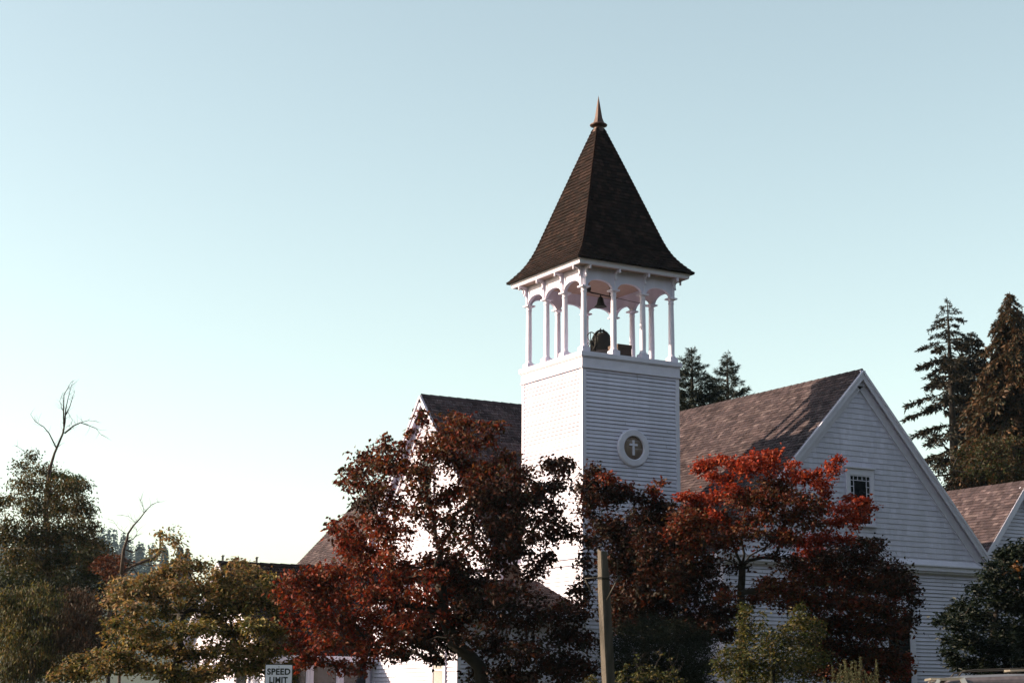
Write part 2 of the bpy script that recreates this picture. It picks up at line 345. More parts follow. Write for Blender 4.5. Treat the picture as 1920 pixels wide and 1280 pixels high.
# --- spire
prof = [(2.075, 14.355), (1.96, 14.475), (1.85, 14.60), (1.72, 14.76), (1.6, 14.95), (1.5, 15.15), (1.4, 15.40), (1.25, 15.84), (1.05, 16.44), (.8, 17.18), (.5, 18.06), (.125, 19.14)]
ls = [0]
for k in range(len(prof) - 1): ls.append(ls[-1] + math.dist(prof[k], prof[k + 1]))
def pr(t):
    for k in range(len(prof) - 1):
        if t <= ls[k + 1] + 1e-9:
            q = (t - ls[k]) / (ls[k + 1] - ls[k]); return (prof[k][0] + q * (prof[k + 1][0] - prof[k][0]), prof[k][1] + q * (prof[k + 1][1] - prof[k][1]))
m = MB(); NR = round(ls[-1] / .125); C2 = S / 2
for side in range(4):
    R = Matrix.Rotation(side * math.pi / 2, 3, 'Z'); T = lambda x, y, z: Vector((C2, C2, 0)) + R @ Vector((x, y, z))
    for i in range(NR):
        h0, z0 = pr(ls[-1] * i / NR); h1, z1 = pr(ls[-1] * (i + 1) / NR)
        A0, A1, B0, B1 = T(-h0, -h0, z0), T(h0, -h0, z0), T(-h1, -h1, z1), T(h1, -h1, z1); n = (A1 - A0).cross(B0 - A0).normalized()
        shingle_row(m, A0, A1, B0, B1, n, PAL_SPIRE, .15, .022)
        m.face([A0 - n * .012, A1 - n * .012, B1 - n * .012, B0 - n * .012], PAL_SPIRE[1])
        # hip cap shingle
        hc = rng.uniform(.8, 1.3); e = .05
        for dx in (0, 1):
            p0, p1 = (A0, B0) if dx == 0 else (A1, B1); s = (A1 - A0).normalized() * (e if dx == 0 else -e)
            m.face([p0 + n * .04, p0 + s + n * .04, p1 + s + n * .015, p1 + n * .015], tuple(x * hc for x in PAL_SPIRE[2]))
for s4 in range(4):
    R = Matrix.Rotation(s4 * math.pi / 2, 3, 'Z'); h, z = prof[0]
    a, b = Vector((C2, C2, 0)) + R @ Vector((-h, -h, z)), Vector((C2, C2, 0)) + R @ Vector((h, -h, z)); a2, b2 = a - UP3 * .03, b - UP3 * .03
    m.face([a, b, b2, a2], PAL_SPIRE[5]); m.face([a2, b2, Vector((C2, C2, z)), ], PAL_SPIRE[5])
spire = m.build('spire_roof', M['shingle'], church)
m = MB()
m.lathe((C2, C2, 0), [(.20, 19.02), (.17, 19.12), (.14, 19.19), (.20, 19.21), (.265, 19.24), (.275, 19.27), (.25, 19.295), (.17, 19.31), (.12, 19.34)], 24)
q = [(C2 + a * .135, C2 + b * .135, 19.30) for a, b in ((-1, -1), (1, -1), (1, 1), (-1, 1))]; q2 = [(C2 + a * .085, C2 + b * .085, 19.5) for a, b in ((-1, -1), (1, -1), (1, 1), (-1, 1))]
for i in range(4): j = (i + 1) % 4; m.face([q[i], q[j], q2[j], q2[i]]); m.face([q2[i], q2[j], (C2, C2, 20.24)])
m.build('finial', M['copper'], spire)

# --- gable wing B (right) : ridge along y
XR, ZR = 9.2, 11.76; EL, ZEL = 3.52, 5.88; ER, ZER = 14.36, 6.03; YB = -1.6; YE = 32.7
gable_roof('nave_roof', 'y', XR, ZR, EL, ZEL, ER, ZER, YB, YE, PAL_ROOF, church, fine0=True, fine1=False)
WL, WRt = 3.95, 14.08; WY = -1.3
mL = (ZR - ZEL) / (XR - EL); mR = (ZR - ZER) / (ER - XR)
def ubB(z): d = .22; return (max(WL - .3, XR - (ZR - d - z) / mL), min(WRt + .2, XR + (ZR - d - z) / mR))
m = MB()
zt = 5.93
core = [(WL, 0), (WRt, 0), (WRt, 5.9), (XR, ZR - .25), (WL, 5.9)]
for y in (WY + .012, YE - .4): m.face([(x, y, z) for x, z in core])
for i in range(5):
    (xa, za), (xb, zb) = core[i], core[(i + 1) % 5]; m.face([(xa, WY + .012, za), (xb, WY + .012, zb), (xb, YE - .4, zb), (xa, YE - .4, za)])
m.build('sheathing', M['groove_shade'], church); m = MB()
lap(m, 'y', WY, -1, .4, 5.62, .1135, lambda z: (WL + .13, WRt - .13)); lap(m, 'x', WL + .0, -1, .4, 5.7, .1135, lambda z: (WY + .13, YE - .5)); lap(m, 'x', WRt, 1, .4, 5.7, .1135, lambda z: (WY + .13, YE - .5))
m.build('nave_wall', M['white'], church)
m = MB(); lap(m, 'y', WY - .10, -1, 5.95, ZR - .2, .165, ubB, lip=.022, shing=True)
m.face([(ubB(5.95)[0], WY - .098, 5.95), (ubB(5.95)[1], WY - .098, 5.95), (XR, WY - .098, ZR - .22)]); m.box((XR - .22, WY - .2, ZR - .5), (XR + .22, WY - .05, ZR - .28)); m.build('gable_wall', M['white'], church)
m = MB()
for x, s in ((WL, 1), (WRt, -1)): m.box((x - s * .015, WY - .018, 0), (x + s * .13, WY + .12, 5.7))
m.box((WL - .05, WY - .04, 5.62), (WRt + .05, WY + .1, 5.74))
m.build('nave_corner_board', M['trim'], church)
m = MB()   # flared skirt, fascia and returns under the gable
sk0, sk1 = EL + .02, ER - .02
m.face([(sk0, YB + .05, 5.90), (sk1, YB + .05, 5.90), (sk1 - .14, WY - .125, 6.06), (sk0 + .14, WY - .125, 6.06)])
m.box((sk0, YB + .05, 5.86), (sk1, WY, 5.9)); m.box((sk0 + .05, YB + .10, 5.72), (sk1 - .05, WY, 5.858))
m.box((sk0 + .09, WY - .14, 5.66), (sk1 - .09, WY - .02, 5.718))
m.build('gable_cornice', M['trim'], church)
m = MB()
for xe, ze in ((EL, ZEL), (ER, ZER)):
    a, b = Vector((xe, YB - .012, ze - .06)), Vector((XR, YB - .012, ZR - .06)); n = Vector((b.z - a.z, 0, -(b.x - a.x))).normalized()
    if n.z > 0: n = -n
    m.beam(a + n * .07, b + n * .07, .03, .2, up=n); m.beam(a + Vector((0, -.03, 0)) + n * .0, b + Vector((0, -.03, 0)), .06, .06, up=n)
    c = Vector((0, WY - .13 - YB, 0)); m.beam(a + c + n * .25, b + c + n * .25, .05, .26, up=n)
m.box((XR - .1, YB - .03, ZR - .3), (XR + .1, YB + .01, ZR - .03)); m.build('rake_board', M['trim'], church)
# windows of wing B
g0, g1, gz0, gz1 = 8.66, 9.49, 7.0, 8.50; b = .15
mu = [(g0 + b, gz0, g0 + b + .02, gz1), (g1 - b - .02, gz0, g1 - b, gz1), (g0, gz1 - b - .02, g1, gz1 - b)]
for k in (1, 2): u = g0 + b + (g1 - g0 - 2 * b) * k / 3; mu.append((u - .01, gz1 - b, u + .01, gz1))
for k in range(1, 7):
    z = gz1 - b - k * .2; mu += [(g0, z - .01, g0 + b, z + .01), (g1 - b, z - .01, g1, z + .01)]
window(church, 'y', WY - .123, -1, g0, g1, gz0, gz1, cas=.13, head=.2, muntins=mu)
window(church, 'y', WY - .016, -1, 10.05, 11.0, 1.2, 4.3, cas=.17, head=.22, muntins=[(10.05, 2.72, 11.0, 2.76)])
# --- wing A (left) : ridge along x, gable looks at the sun
YR, ZA = 8.97, 11.62; XG = -.6; e0, z0, e1, z1 = 3.78, 5.92, 13.9, 5.9
gable_roof('transept_roof', 'x', YR, ZA, e0, z0, e1, z1, XG, 9.0, PAL_ROOF, church, fine1=False)
m = MB(); AX = -.3; A0, A1 = 4.15, 13.55
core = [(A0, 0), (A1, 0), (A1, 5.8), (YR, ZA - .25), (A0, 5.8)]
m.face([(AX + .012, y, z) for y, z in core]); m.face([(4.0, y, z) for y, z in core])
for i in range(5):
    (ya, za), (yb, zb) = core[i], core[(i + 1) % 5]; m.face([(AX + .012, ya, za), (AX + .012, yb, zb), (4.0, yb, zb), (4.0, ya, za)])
m.build('sheathing', M['groove_shade'], church); m = MB(); m.face([(AX - .046, A0 + .1, 5.8), (AX - .046, A1 - .1, 5.8), (AX - .046, YR, ZA - .26)]); m.build('sheathing', M['groove_shade'], church); m = MB()
s0 = (ZA - z0) / (YR - e0); s1 = (ZA - z1) / (e1 - YR)
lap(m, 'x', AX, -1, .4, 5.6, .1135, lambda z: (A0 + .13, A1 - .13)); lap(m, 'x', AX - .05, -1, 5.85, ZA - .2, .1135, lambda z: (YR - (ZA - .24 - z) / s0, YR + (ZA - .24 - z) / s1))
m.build('transept_wall', M['white'], church)
m = MB()
for ye, ze in ((e0, z0), (e1, z1)):
    a, b = Vector((XG - .012, ye, ze - .06)), Vector((XG - .012, YR, ZA - .06)); n = Vector((0, b.z - a.z, -(b.y - a.y))).normalized()
    if n.z > 0: n = -n
    m.beam(a + n * .07, b + n * .07, .03, .2, up=n); m.beam(a + Vector((-.03, 0, 0)), b + Vector((-.03, 0, 0)), .06, .06, up=n)
    c = Vector((AX - .08 - XG, 0, 0)); m.beam(a + c + n * .25, b + c + n * .25, .05, .26, up=n)
m.box((XG + .04, e0 + .03, 5.66), (AX, e1 - .03, 5.86)); m.box((AX - .02, A0 - .015, 0), (AX + .1, A0 + .13, 5.7)); m.box((AX - .02, A1 - .13, 0), (AX + .1, A1 + .015, 5.7))
m.build('transept_rake_board', M['trim'], church)
window(church, 'x', AX - .066, -1, 8.5, 9.4, 8.0, 9.5, cas=.13, head=.2)
# --- low side wing C and the porch D
CY, CZ = 8.5, 5.78; c0, cz0, c1, cz1 = 4.85, 2.95, 12.15, 2.95; CX = -7.65
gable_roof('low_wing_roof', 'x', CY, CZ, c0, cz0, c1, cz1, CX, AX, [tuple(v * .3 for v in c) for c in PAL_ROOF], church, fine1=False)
m = MB(); X0 = CX + .3; core = [(5.2, 0), (11.8, 0), (11.8, 2.95), (CY, CZ - .22), (5.2, 2.95)]
m.face([(X0, y, z) for y, z in core]); m.face([(5.2 * 0 + X0, 5.2, 0), (AX, 5.2, 0), (AX, 5.2, 2.98), (X0, 5.2, 2.98)]); m.face([(X0, 11.8, 0), (AX, 11.8, 0), (AX, 11.8, 2.98), (X0, 11.8, 2.98)])
k = (CZ - cz0) / (CY - c0)
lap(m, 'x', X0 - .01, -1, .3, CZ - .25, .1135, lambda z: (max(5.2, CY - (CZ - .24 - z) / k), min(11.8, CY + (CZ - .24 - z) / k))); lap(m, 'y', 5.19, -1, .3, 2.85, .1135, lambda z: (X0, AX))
m.build('low_wing_wall', M['white'], church)
m = MB()
for ye in (c0, c1):
    a, b = Vector((CX - .012, ye, cz0 - .06)), Vector((CX - .012, CY, CZ - .06)); n = Vector((0, b.z - a.z, -(b.y - a.y))).normalized()
    if n.z > 0: n = -n
    m.beam(a + n * .05, b + n * .05, .03, .17, up=n)
m.box((X0 - .03, 5.15, 0), (X0 + .1, 5.3, 2.9)); m.box((X0 - .03, 11.7, 0), (X0 + .1, 11.85, 2.9)); m.build('low_wing_rake_board', M['trim'], church)
for a in (-6.1, -5.15, -4.2): window(church, 'y', 5.17, -1, a - .78, a, 1.0, 2.78, cas=.08, head=.06, cap=False, muntins=[(a - .78, 1.9, a, 1.93)])
for a in (6.4, 9.2): window(church, 'x', X0 - .03, -1, a, a + .9, 1.0, 2.6, cas=.1, head=.12)
for x in (-6.4, -7.5):
    m = MB(); m.lathe((x, CY, CZ), [(.035, -.1), (.035, .16), (.06, .17), (.06, .2), (0, .21)], 10); m.build('roof_vent', M['galv'], church)
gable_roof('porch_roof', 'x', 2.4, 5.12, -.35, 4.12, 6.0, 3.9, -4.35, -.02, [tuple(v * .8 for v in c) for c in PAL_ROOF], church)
m = MB(); DX = -4.0
core = [(0, 0), (5.15, 0), (5.15, 3.9), (2.4, 4.9), (0, 4.0)]
m.face([(DX + .01, y, z) for y, z in core]); m.face([(DX, .01, 0), (-.02, .01, 0), (-.02, .01, 4.05), (DX, .01, 4.05)])
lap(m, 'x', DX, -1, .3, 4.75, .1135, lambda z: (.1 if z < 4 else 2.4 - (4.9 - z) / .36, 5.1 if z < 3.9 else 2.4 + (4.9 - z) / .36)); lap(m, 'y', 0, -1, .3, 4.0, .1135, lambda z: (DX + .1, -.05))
m.build('porch_wall', M['white'], church)
m = MB(); m.box((DX - .02, 5.03, 0), (DX + .1, 5.16, 3.9)); m.build('porch_corner_board', M['trim'], church)
m = MB(); m.box((DX - .02, -.02, 0), (DX + .1, .1, 3.86)); m.box((DX - .02, -.3, 3.8), (DX + .1, -.02, 3.9)); m.box((DX - .1, -.38, 3.86), (-.02, -.3, 4.06)); m.build('porch_corner_board', M['trim'], church)
window(church, 'x', DX - .016, -1, .69, 1.33, 1.1, 2.95, cas=.1, head=.14, glass='blind', muntins=[(.69, 2.5, 1.33, 2.54)])
m = MB(); m.box((-2.9, -.03, .3), (-1.5, -.02, 2.5)); d = m.build('door', M['crate'], church)
m = MB(); m.box((-3.04, -.05, .3), (-2.9, -.0, 2.64)); m.box((-1.5, -.05, .3), (-1.36, -.0, 2.64)); m.box((-2.9, -.05, 2.5), (-1.5, -.0, 2.64)); m.build('frame', M['trim'], d)

# --- bells and crate in the belfry
bb = empty('church_bell', (1.72, 1.6, 11.66), 'large dark iron bell on a yoke standing on the floor of the belfry', 'bell')
bx, by = 1.73, 1.6
m = MB(); m.lathe((bx, by, 0), [(.0, 12.08), (.33, 12.06), (.36, 12.05), (.345, 12.1), (.29, 12.2), (.255, 12.35), (.245, 12.48), (.235, 12.55), (.19, 12.62), (.10, 12.65), (0, 12.66)], 28); m.build('bell_body', M['iron'], bb)
m = MB(); pts = []
for k in range(15):
    t = math.pi * k / 14; pts.append((bx - .32 * math.cos(t), by, 12.36 + .36 * math.sin(t)))
m.tube([(bx - .34, by, 12.1)] + pts + [(bx + .34, by, 12.1)], [.035] * 17, 8)
m.tube([(bx - .05, by, 12.66), (bx - .06, by, 12.77), (bx - .03, by, 12.80)], [.03, .02, .006], 6); m.tube([(bx + .05, by, 12.66), (bx + .06, by, 12.76), (bx + .03, by, 12.78)], [.03, .02, .006], 6)
m.build('yoke', M['iron'], bb)
for s in (-1, 1):
    m = MB(); m.tube([(bx + s * .36, by - .28, 11.66), (bx + s * .36, by, 12.35), (bx + s * .36, by + .28, 11.66)], [.035, .04, .035], 8)
    m.box((bx + s * .42, by - .32, 11.66), (bx + s * .3, by + .32, 11.72)); m.build('stand', M['iron'], bb)
m = MB(); pts = [(bx - .42, by + .3 * math.cos(t), 12.32 + .3 * math.sin(t)) for t in [math.pi * 2 * k / 20 for k in range(21)]]; m.tube(pts, [.018] * 21, 6)
for k in range(4): t = math.pi * k / 4; m.tube([(bx - .42, by + .3 * math.cos(t), 12.32 + .3 * math.sin(t)), (bx - .42, by - .3 * math.cos(t), 12.32 - .3 * math.sin(t))], [.012, .012], 5)
m.build('rope_wheel', M['iron'], bb)
sb = empty('hanging_bell', (1.42, 1.2, 13.7), 'small dark bell hanging from a thin bar under the belfry ceiling', 'bell')
hx, hy = 1.42, 1.2
m = MB(); m.lathe((hx, hy, 0), [(0, 13.66), (.03, 13.655), (.065, 13.63), (.09, 13.56), (.105, 13.48), (.13, 13.41), (.18, 13.36), (.19, 13.34), (.17, 13.345), (0, 13.37)], 24); m.build('bell_body', M['bronze'], sb)
m = MB(); m.tube([(.9, hy, 13.78), (1.1, hy, 13.745), (1.85, hy, 13.70)], [.018, .022, .018], 6); m.tube([(hx, hy, 13.64), (hx, hy, 13.74)], [.02, .02], 6)
m.tube([(1.75, hy, 13.70), (1.77, hy, 13.82)], [.02, .02], 6); m.tube([(1.85, hy, 13.70), (3.2, hy, 13.60)], [.009, .009], 5); m.tube([(2.0, hy, 13.69), (1.93, hy, 13.5)], [.008, .008], 5)
m.tube([(1.75, hy, 13.70), (1.76, hy, 14.2)], [.012, .012], 5); m.tube([(1.0, hy, 13.76), (1.0, hy, 14.2)], [.012, .012], 5)
m.build('hanger_bar', M['iron'], sb)
m = MB(); m.lathe((.95, hy, 13.84), [(0, -.07), (.09, -.07), (.1, 0), (.09, .07), (0, .07)], 14, axis='x'); m.build('counterweight', M['iron'], sb)
m = MB(); cA, cB = (1.38, .22), (1.86, .72); m.box((cA[0], cA[1], 11.65), (cB[0], cB[1], 12.03)); m.box((cA[0] - .012, cA[1] - .012, 11.93), (cB[0] + .012, cB[1] + .012, 12.04)); m.box((cA[0] - .008, cA[1] - .008, 11.72), (cB[0] + .008, cB[1] + .008, 11.75))
tag(m.build('speaker_crate', M['crate'], None), 'brown wooden box standing on the belfry ledge to the right of the large bell', 'box')

# ------------------------------------------------------------------ house at the far right
hs_ = empty('house', (24, 8, 0), 'white house with a pinkish brown shingle roof at the right edge behind the church', 'house')
hx0, hz0, hyy = 19.9, 9.43, 2.0
gable_roof('roof', 'y', hx0, hz0, hx0 - 4.6, hz0 - 4.6 * 1.218, hx0 + 4.6, hz0 - 4.6 * 1.218, hyy, hyy + 13, [tuple(v * 1.15 for v in c) for c in PAL_ROOF], hs_, fine1=False)
m = MB(); yy = hyy + .3; wl_, wr_ = hx0 - 4.3, hx0 + 4.3; zz = hz0 - 4.3 * 1.218 - .25
m.face([(wl_, yy + .012, 0), (wr_, yy + .012, 0), (wr_, yy + .012, zz), (hx0, yy + .012, hz0 - .25), (wl_, yy + .012, zz)]); m.face([(wl_, yy, 0), (wl_, yy + 12.4, 0), (wl_, yy + 12.4, zz), (wl_, yy, zz)]); m.face([(wr_, yy, 0), (wr_, yy + 12.4, 0), (wr_, yy + 12.4, zz), (wr_, yy, zz)])
m.face([(wl_, yy + 12.4, 0), (wr_, yy + 12.4, 0), (wr_, yy + 12.4, zz), (hx0, yy + 12.4, hz0 - .25), (wl_, yy + 12.4, zz)])
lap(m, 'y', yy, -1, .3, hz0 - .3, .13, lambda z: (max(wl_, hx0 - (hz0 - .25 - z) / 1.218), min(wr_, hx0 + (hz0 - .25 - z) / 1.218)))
m.build('wall', M['white'], hs_)
m = MB()
for s in (-1, 1):
    a, b = Vector((hx0 + s * 4.6, hyy - .012, hz0 - 4.6 * 1.218 - .06)), Vector((hx0, hyy - .012, hz0 - .06)); n = Vector((b.z - a.z, 0, -(b.x - a.x))).normalized()
    if n.z > 0: n = -n
    m.beam(a + n * .07, b + n * .07, .03, .2, up=n); m.beam(a + Vector((0, .2, 0)) + n * .2, b + Vector((0, .2, 0)) + n * .2, .05, .2, up=n)
m.build('rake_board', M['trim'], hs_)
window(hs_, 'y', yy - .016, -1, 19.4, 20.4, 4.4, 5.9)

# ------------------------------------------------------------------ trees
nr = np.random.default_rng(11)
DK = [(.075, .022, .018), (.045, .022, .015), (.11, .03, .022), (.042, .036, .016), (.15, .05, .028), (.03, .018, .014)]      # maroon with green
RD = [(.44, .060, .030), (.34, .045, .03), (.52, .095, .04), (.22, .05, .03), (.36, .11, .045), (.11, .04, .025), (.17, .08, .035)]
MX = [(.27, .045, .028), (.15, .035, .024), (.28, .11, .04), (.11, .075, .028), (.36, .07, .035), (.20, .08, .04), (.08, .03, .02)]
BR = [(.60, .075, .03), (.48, .06, .026), (.68, .13, .045), (.36, .05, .025), (.52, .05, .026)]
YL = [(c[0] * 1.30, c[1] * 1.50, c[2] * 1.45) for c in [(.34, .22, .10), (.36, .19, .10), (.22, .19, .07), (.56, .36, .20), (.10, .10, .04), (.42, .21, .13), (.22, .13, .06), (.12, .08, .04)]]
YG = [tuple(v * 1.55 for v in c) for c in [(.12, .13, .04), (.24, .22, .07), (.06, .08, .03), (.40, .31, .12), (.26, .17, .08), (.09, .08, .03)]]
GR = [(.07, .10, .04), (.09, .12, .045), (.05, .07, .03), (.16, .16, .07), (.11, .08, .045)]
GG = [(.09, .15, .03), (.12, .17, .04), (.07, .10, .03)]
BN = [(.22, .15, .07), (.16, .11, .055), (.12, .12, .05), (.28, .20, .09), (.08, .08, .035)]
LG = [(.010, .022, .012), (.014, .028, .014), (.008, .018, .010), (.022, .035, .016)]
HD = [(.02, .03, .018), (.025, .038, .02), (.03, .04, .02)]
VN = [(.09, .12, .022), (.15, .16, .035), (.05, .075, .018), (.22, .19, .06), (.32, .25, .12), (.03, .045, .015)]

def unit(a): return a / np.maximum(np.linalg.norm(a, axis=1, keepdims=True), 1e-6)

def leaves(P, L, Wd, droop, C, spread=1.0):
    """quads P (n,3): leaf base points -> verts, faces, colours"""
    n = len(P); d = nr.normal(size=(n, 3)); d[:, 2] = d[:, 2] * .5 * spread - droop; d = unit(d); r = nr.normal(size=(n, 3)); s = unit(np.cross(d, r)); nn = np.cross(s, d)
    l = (L * nr.uniform(.5, 1.45, n))[:, None]; w = (Wd * nr.uniform(.7, 1.2, n))[:, None]
    V = np.empty((n, 4, 3)); V[:, 0] = P; V[:, 1] = P + d * l * .45 + s * w / 2 + nn * w * .22; V[:, 2] = P + d * l; V[:, 3] = P + d * l * .45 - s * w / 2 + nn * w * .22
    i = (np.arange(n) * 4)[:, None]; Fc = np.concatenate([i + np.array([[0, 1, 2]]), i + np.array([[0, 2, 3]])], axis=1).reshape(-1, 3)
    return V.reshape(-1, 3), Fc, np.repeat(C, 2, axis=0)

LEAF_K = .40
def colours(pal, n): p = np.array(pal) * LEAF_K; return p[nr.integers(0, len(p), n)] * nr.uniform(.75, 1.25, (n, 1))

def tree(name, label, cat, depth, base_px, blobs, trunk, thick, L=.10, Wd=.06, cover=2.6, flat=.62, droop=.5, bark='bark', leafm='leaf', group=None, r0=.13, branches=(), spray=.16, twig=True, limb_pow=.62, seed=1):
    """blobs: (px, py, r_px, density, palette); trunk: [(px,py)...] from the ground up to the fork; thick = half depth of the crown in m"""
    R = np.random.default_rng(seed)
    bs = at(base_px, 1280, depth); base = Vector((bs.x, bs.y, 0)); root = empty(name, base, label, cat, group)
    xs = np.array([b[0] for b in blobs]); ys = np.array([b[1] for b in blobs]); cx_, cy_ = (xs.min() + xs.max()) / 2, (ys.min() + ys.max()) / 2; wx, wy = (xs.max() - xs.min()) / 2 + 20, (ys.max() - ys.min()) / 2 + 20
    cen = []; Vs = []; Fs = []; Cs = []; nv = 0; subs = []; side = Vector((FW.x, FW.y, 0)).normalized()
    for b in blobs:
        rr = b[2] / F_PX * depth; q = max(.08, 1 - ((b[0] - cx_) / wx) ** 2 * .8 - ((b[1] - cy_) / wy) ** 2 * .8) ** .5
        off = thick * q * R.uniform(-.95, .95); c = at(b[0], b[1], depth + off); c = CAM + (c - CAM); rr *= (depth + off) / depth
        cen.append((c, rr, b)); dens = b[3]
        nl = int(cover * dens * math.pi * rr * rr / (L * Wd * .5) * 1.0) + 6
        ns = max(3, int(nl / 11)); g = R.normal(size=(ns, 3)); g = unit(g) * (R.uniform(.15, 1, (ns, 1)) ** .5); g[:, 2] *= flat
        # along view the clump is as deep as wide
        sc = np.array(c)[None, :] + g * rr * .92; subs.append((c, sc))
        idx = R.integers(0, ns, nl); spr = R.normal(size=(nl, 3)) * np.array([1, 1, .55]) * min(spray, rr * .5)
        v, f, cc = leaves(sc[idx] + spr, L, Wd, droop, colours(b[4], nl)); Vs.append(v); Fs.append(f + nv); Cs.append(cc); nv += len(v)
    pals = [b[4] for b in blobs]
    # skeleton
    tp = [base] + [at(px, py, depth) for px, py in trunk]; nodes = [(p, -1) for p in tp[-max(1, len(tp) - 1):]]
    pos = [p for p in tp]; par = [i - 1 for i in range(len(tp))]; wgt = [0.] * len(tp); start = len(tp); nt_ = len(tp)
    opal = [None] * len(tp); fork = tp[-1]; order = sorted(range(len(cen)), key=lambda i: (cen[i][0] - fork).length); ref = {}
    for i in order:
        c, rr, b = cen[i]; best, bi = 1e9, 0
        for k in range(max(1, nt_ - 2) if nt_ > 2 else 0, len(pos)):
            p = pos[k]; dd = (c - p).length + max(0, p.z - c.z + .1) * 1.3 + (0 if k < nt_ else .35)
            if dd < best: best, bi = dd, k
        pos.append(c - Vector((0, 0, rr * .25))); opal.append(b[4]); par.append(bi); wgt.append(max(.2, b[3]) * rr)
    tot = wgt[:]
    for k in range(len(pos) - 1, 0, -1): tot[par[k]] += tot[k]
    rad = lambda k: max(.007, r0 * (tot[k] / max(tot[0], 1e-6)) ** limb_pow)
    tm = MB(); pts = [tp[0]]; 
    for k in range(1, nt_): pts += [tp[k - 1].lerp(tp[k], .5) + Vector(R.normal(0, .02, 3)), tp[k]]
    tm.tube(pts, [r0 * (1.25 if i == 0 else 1 - .25 * i / len(pts)) for i in range(len(pts))], 10); tm.build('trunk', M[bark], root)
    lm = MB()
    for k in range(nt_, len(pos)):
        a, c = pos[par[k]], pos[k]; dv = c - a; ra, rb = min(rad(k) * 1.15, rad(par[k])), rad(k); ln = dv.length
        m1 = a + dv * .33 + Vector((0, 0, ln * .06)) + Vector(R.normal(0, .04 * ln, 3)); m2 = a + dv * .68 + Vector((0, 0, ln * .05)) + Vector(R.normal(0, .03 * ln, 3))
        lm.tube([a, m1, m2, c], [ra, ra * .85 + rb * .15, rb * 1.05, rb * .9], 6)
        if rb < r0 * .33 and ln > .2:
            ne = int(ln * 55 * cover / 4); q_ = R.uniform(.25, 1, ne)[:, None]; A_, C_ = np.array(m1), np.array(c)
            v, f, cc = leaves(A_ + (C_ - A_) * q_ + R.normal(size=(ne, 3)) * np.array([.11, .11, .08]), L, Wd, droop, colours(opal[k], ne)); Vs.append(v); Fs.append(f + nv); Cs.append(cc); nv += len(v)
    if twig:
        for c, sc in subs:
            for q in sc[::3]:
                q = Vector(q); o = c - Vector((0, 0, .05)); mid = o.lerp(q, .5) + Vector(R.normal(0, .03, 3)); lm.tube([o, mid, q], [.008, .005, .003], 3)
    for br_ in branches:
        q = [at(x, y, depth) for x, y, *w in br_[0]]
        for i in range(len(q) - 1):
            for _ in range(3):
                if br_[1][i] > .05: continue
                o = q[i].lerp(q[i + 1], R.uniform(0, 1)); dv = (q[i + 1] - q[i]).normalized(); sd = RT * R.choice((-1, 1)) * R.uniform(.4, 1) + FW * R.uniform(-.5, .5); ln = R.uniform(.12, .38)
                e = o + (dv * .8 + sd).normalized() * ln; lm.tube([o, o.lerp(e, .5) + Vector(R.normal(0, .02, 3)), e + Vector((0, 0, R.uniform(-.06, .06)))], [.006, .004, .002], 3)
        lm.tube([at(x, y, depth + (w[0] if w else 0)) for x, y, *w in br_[0]], br_[1], 6)
    lm.build('limbs', M[bark], root)
    np_mesh('crown', np.vstack(Vs), np.vstack(Fs), np.vstack(Cs), M[leafm], root)
    return root

def B(s, pal, d=1.0):
    """'x,y,r x,y,r ...' -> blobs"""
    out = []
    for t in s.split():
        q = [float(v) for v in t.split(',')]; out.append((q[0], q[1], q[2], d if len(q) < 4 else q[3], pal))
    return out

# --- big dark red dogwood in front of the left gable
bl = B('791,780,16 774,808,10 856,784,20 872,788,16 904,797,14 933,800,13 918,815,12 724,821,11 710,840,9 728,837,15 756,833,10 686,853,19 708,869,24 673,877,20 649,902,12 675,903,22 739,869,32 800,832,30 832,812,26 779,879,30,.8 832,848,32 872,869,30 909,879,27 885,829,22 973,885,26 952,850,14 930,870,20 707,911,29,.8 650,878,10 858,820,22', MX)
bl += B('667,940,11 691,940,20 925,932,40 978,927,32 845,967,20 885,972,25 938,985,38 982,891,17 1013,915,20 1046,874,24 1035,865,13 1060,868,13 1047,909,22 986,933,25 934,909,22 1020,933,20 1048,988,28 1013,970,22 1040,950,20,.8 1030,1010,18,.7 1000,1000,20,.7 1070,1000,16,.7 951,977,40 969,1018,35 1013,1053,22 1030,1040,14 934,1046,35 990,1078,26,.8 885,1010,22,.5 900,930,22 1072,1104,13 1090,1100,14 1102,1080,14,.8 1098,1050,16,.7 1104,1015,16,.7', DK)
bl += B('739,946,32,.7 779,911,20,.7 832,930,26 856,918,20 880,905,20 885,940,22 779,959,24,.7 800,935,22,.7 813,967,18,.8 845,1044,26 800,985,14,.5 860,1005,26,.5 830,1010,20,.4 905,1030,22,.7 760,990,16,.6 800,890,20,.8 850,985,14,.7', MX)
bl += B('627,988,13 622,975,8 659,975,19 712,975,27 673,1007,30 726,999,27 640,1012,18 665,1039,35 712,1039,28 555,1085,28 530,1112,16 592,1080,25 630,1072,28 680,1065,28 610,1100,25 550,1120,28 590,1125,28 640,1115,30 690,1110,30 735,1110,28,.8 548,1160,24 600,1155,28 650,1160,30 700,1158,30 745,1160,24 565,1200,24 610,1200,26 660,1200,26 705,1205,24 730,1180,22 565,1243,18 580,1225,16 600,1235,15 637,1245,18 680,1235,20 675,1256,12 745,1125,22', RD)
bl += B('735,1050,26 762,1075,28 790,1110,26 805,1150,30 778,1165,26 826,1115,24,.8 770,1135,26 842,1150,22,.8 860,1165,16,.8 765,1190,24 740,1090,28 815,1075,22,.8 850,1100,22,.7 745,1160,26 730,1200,24', RD)
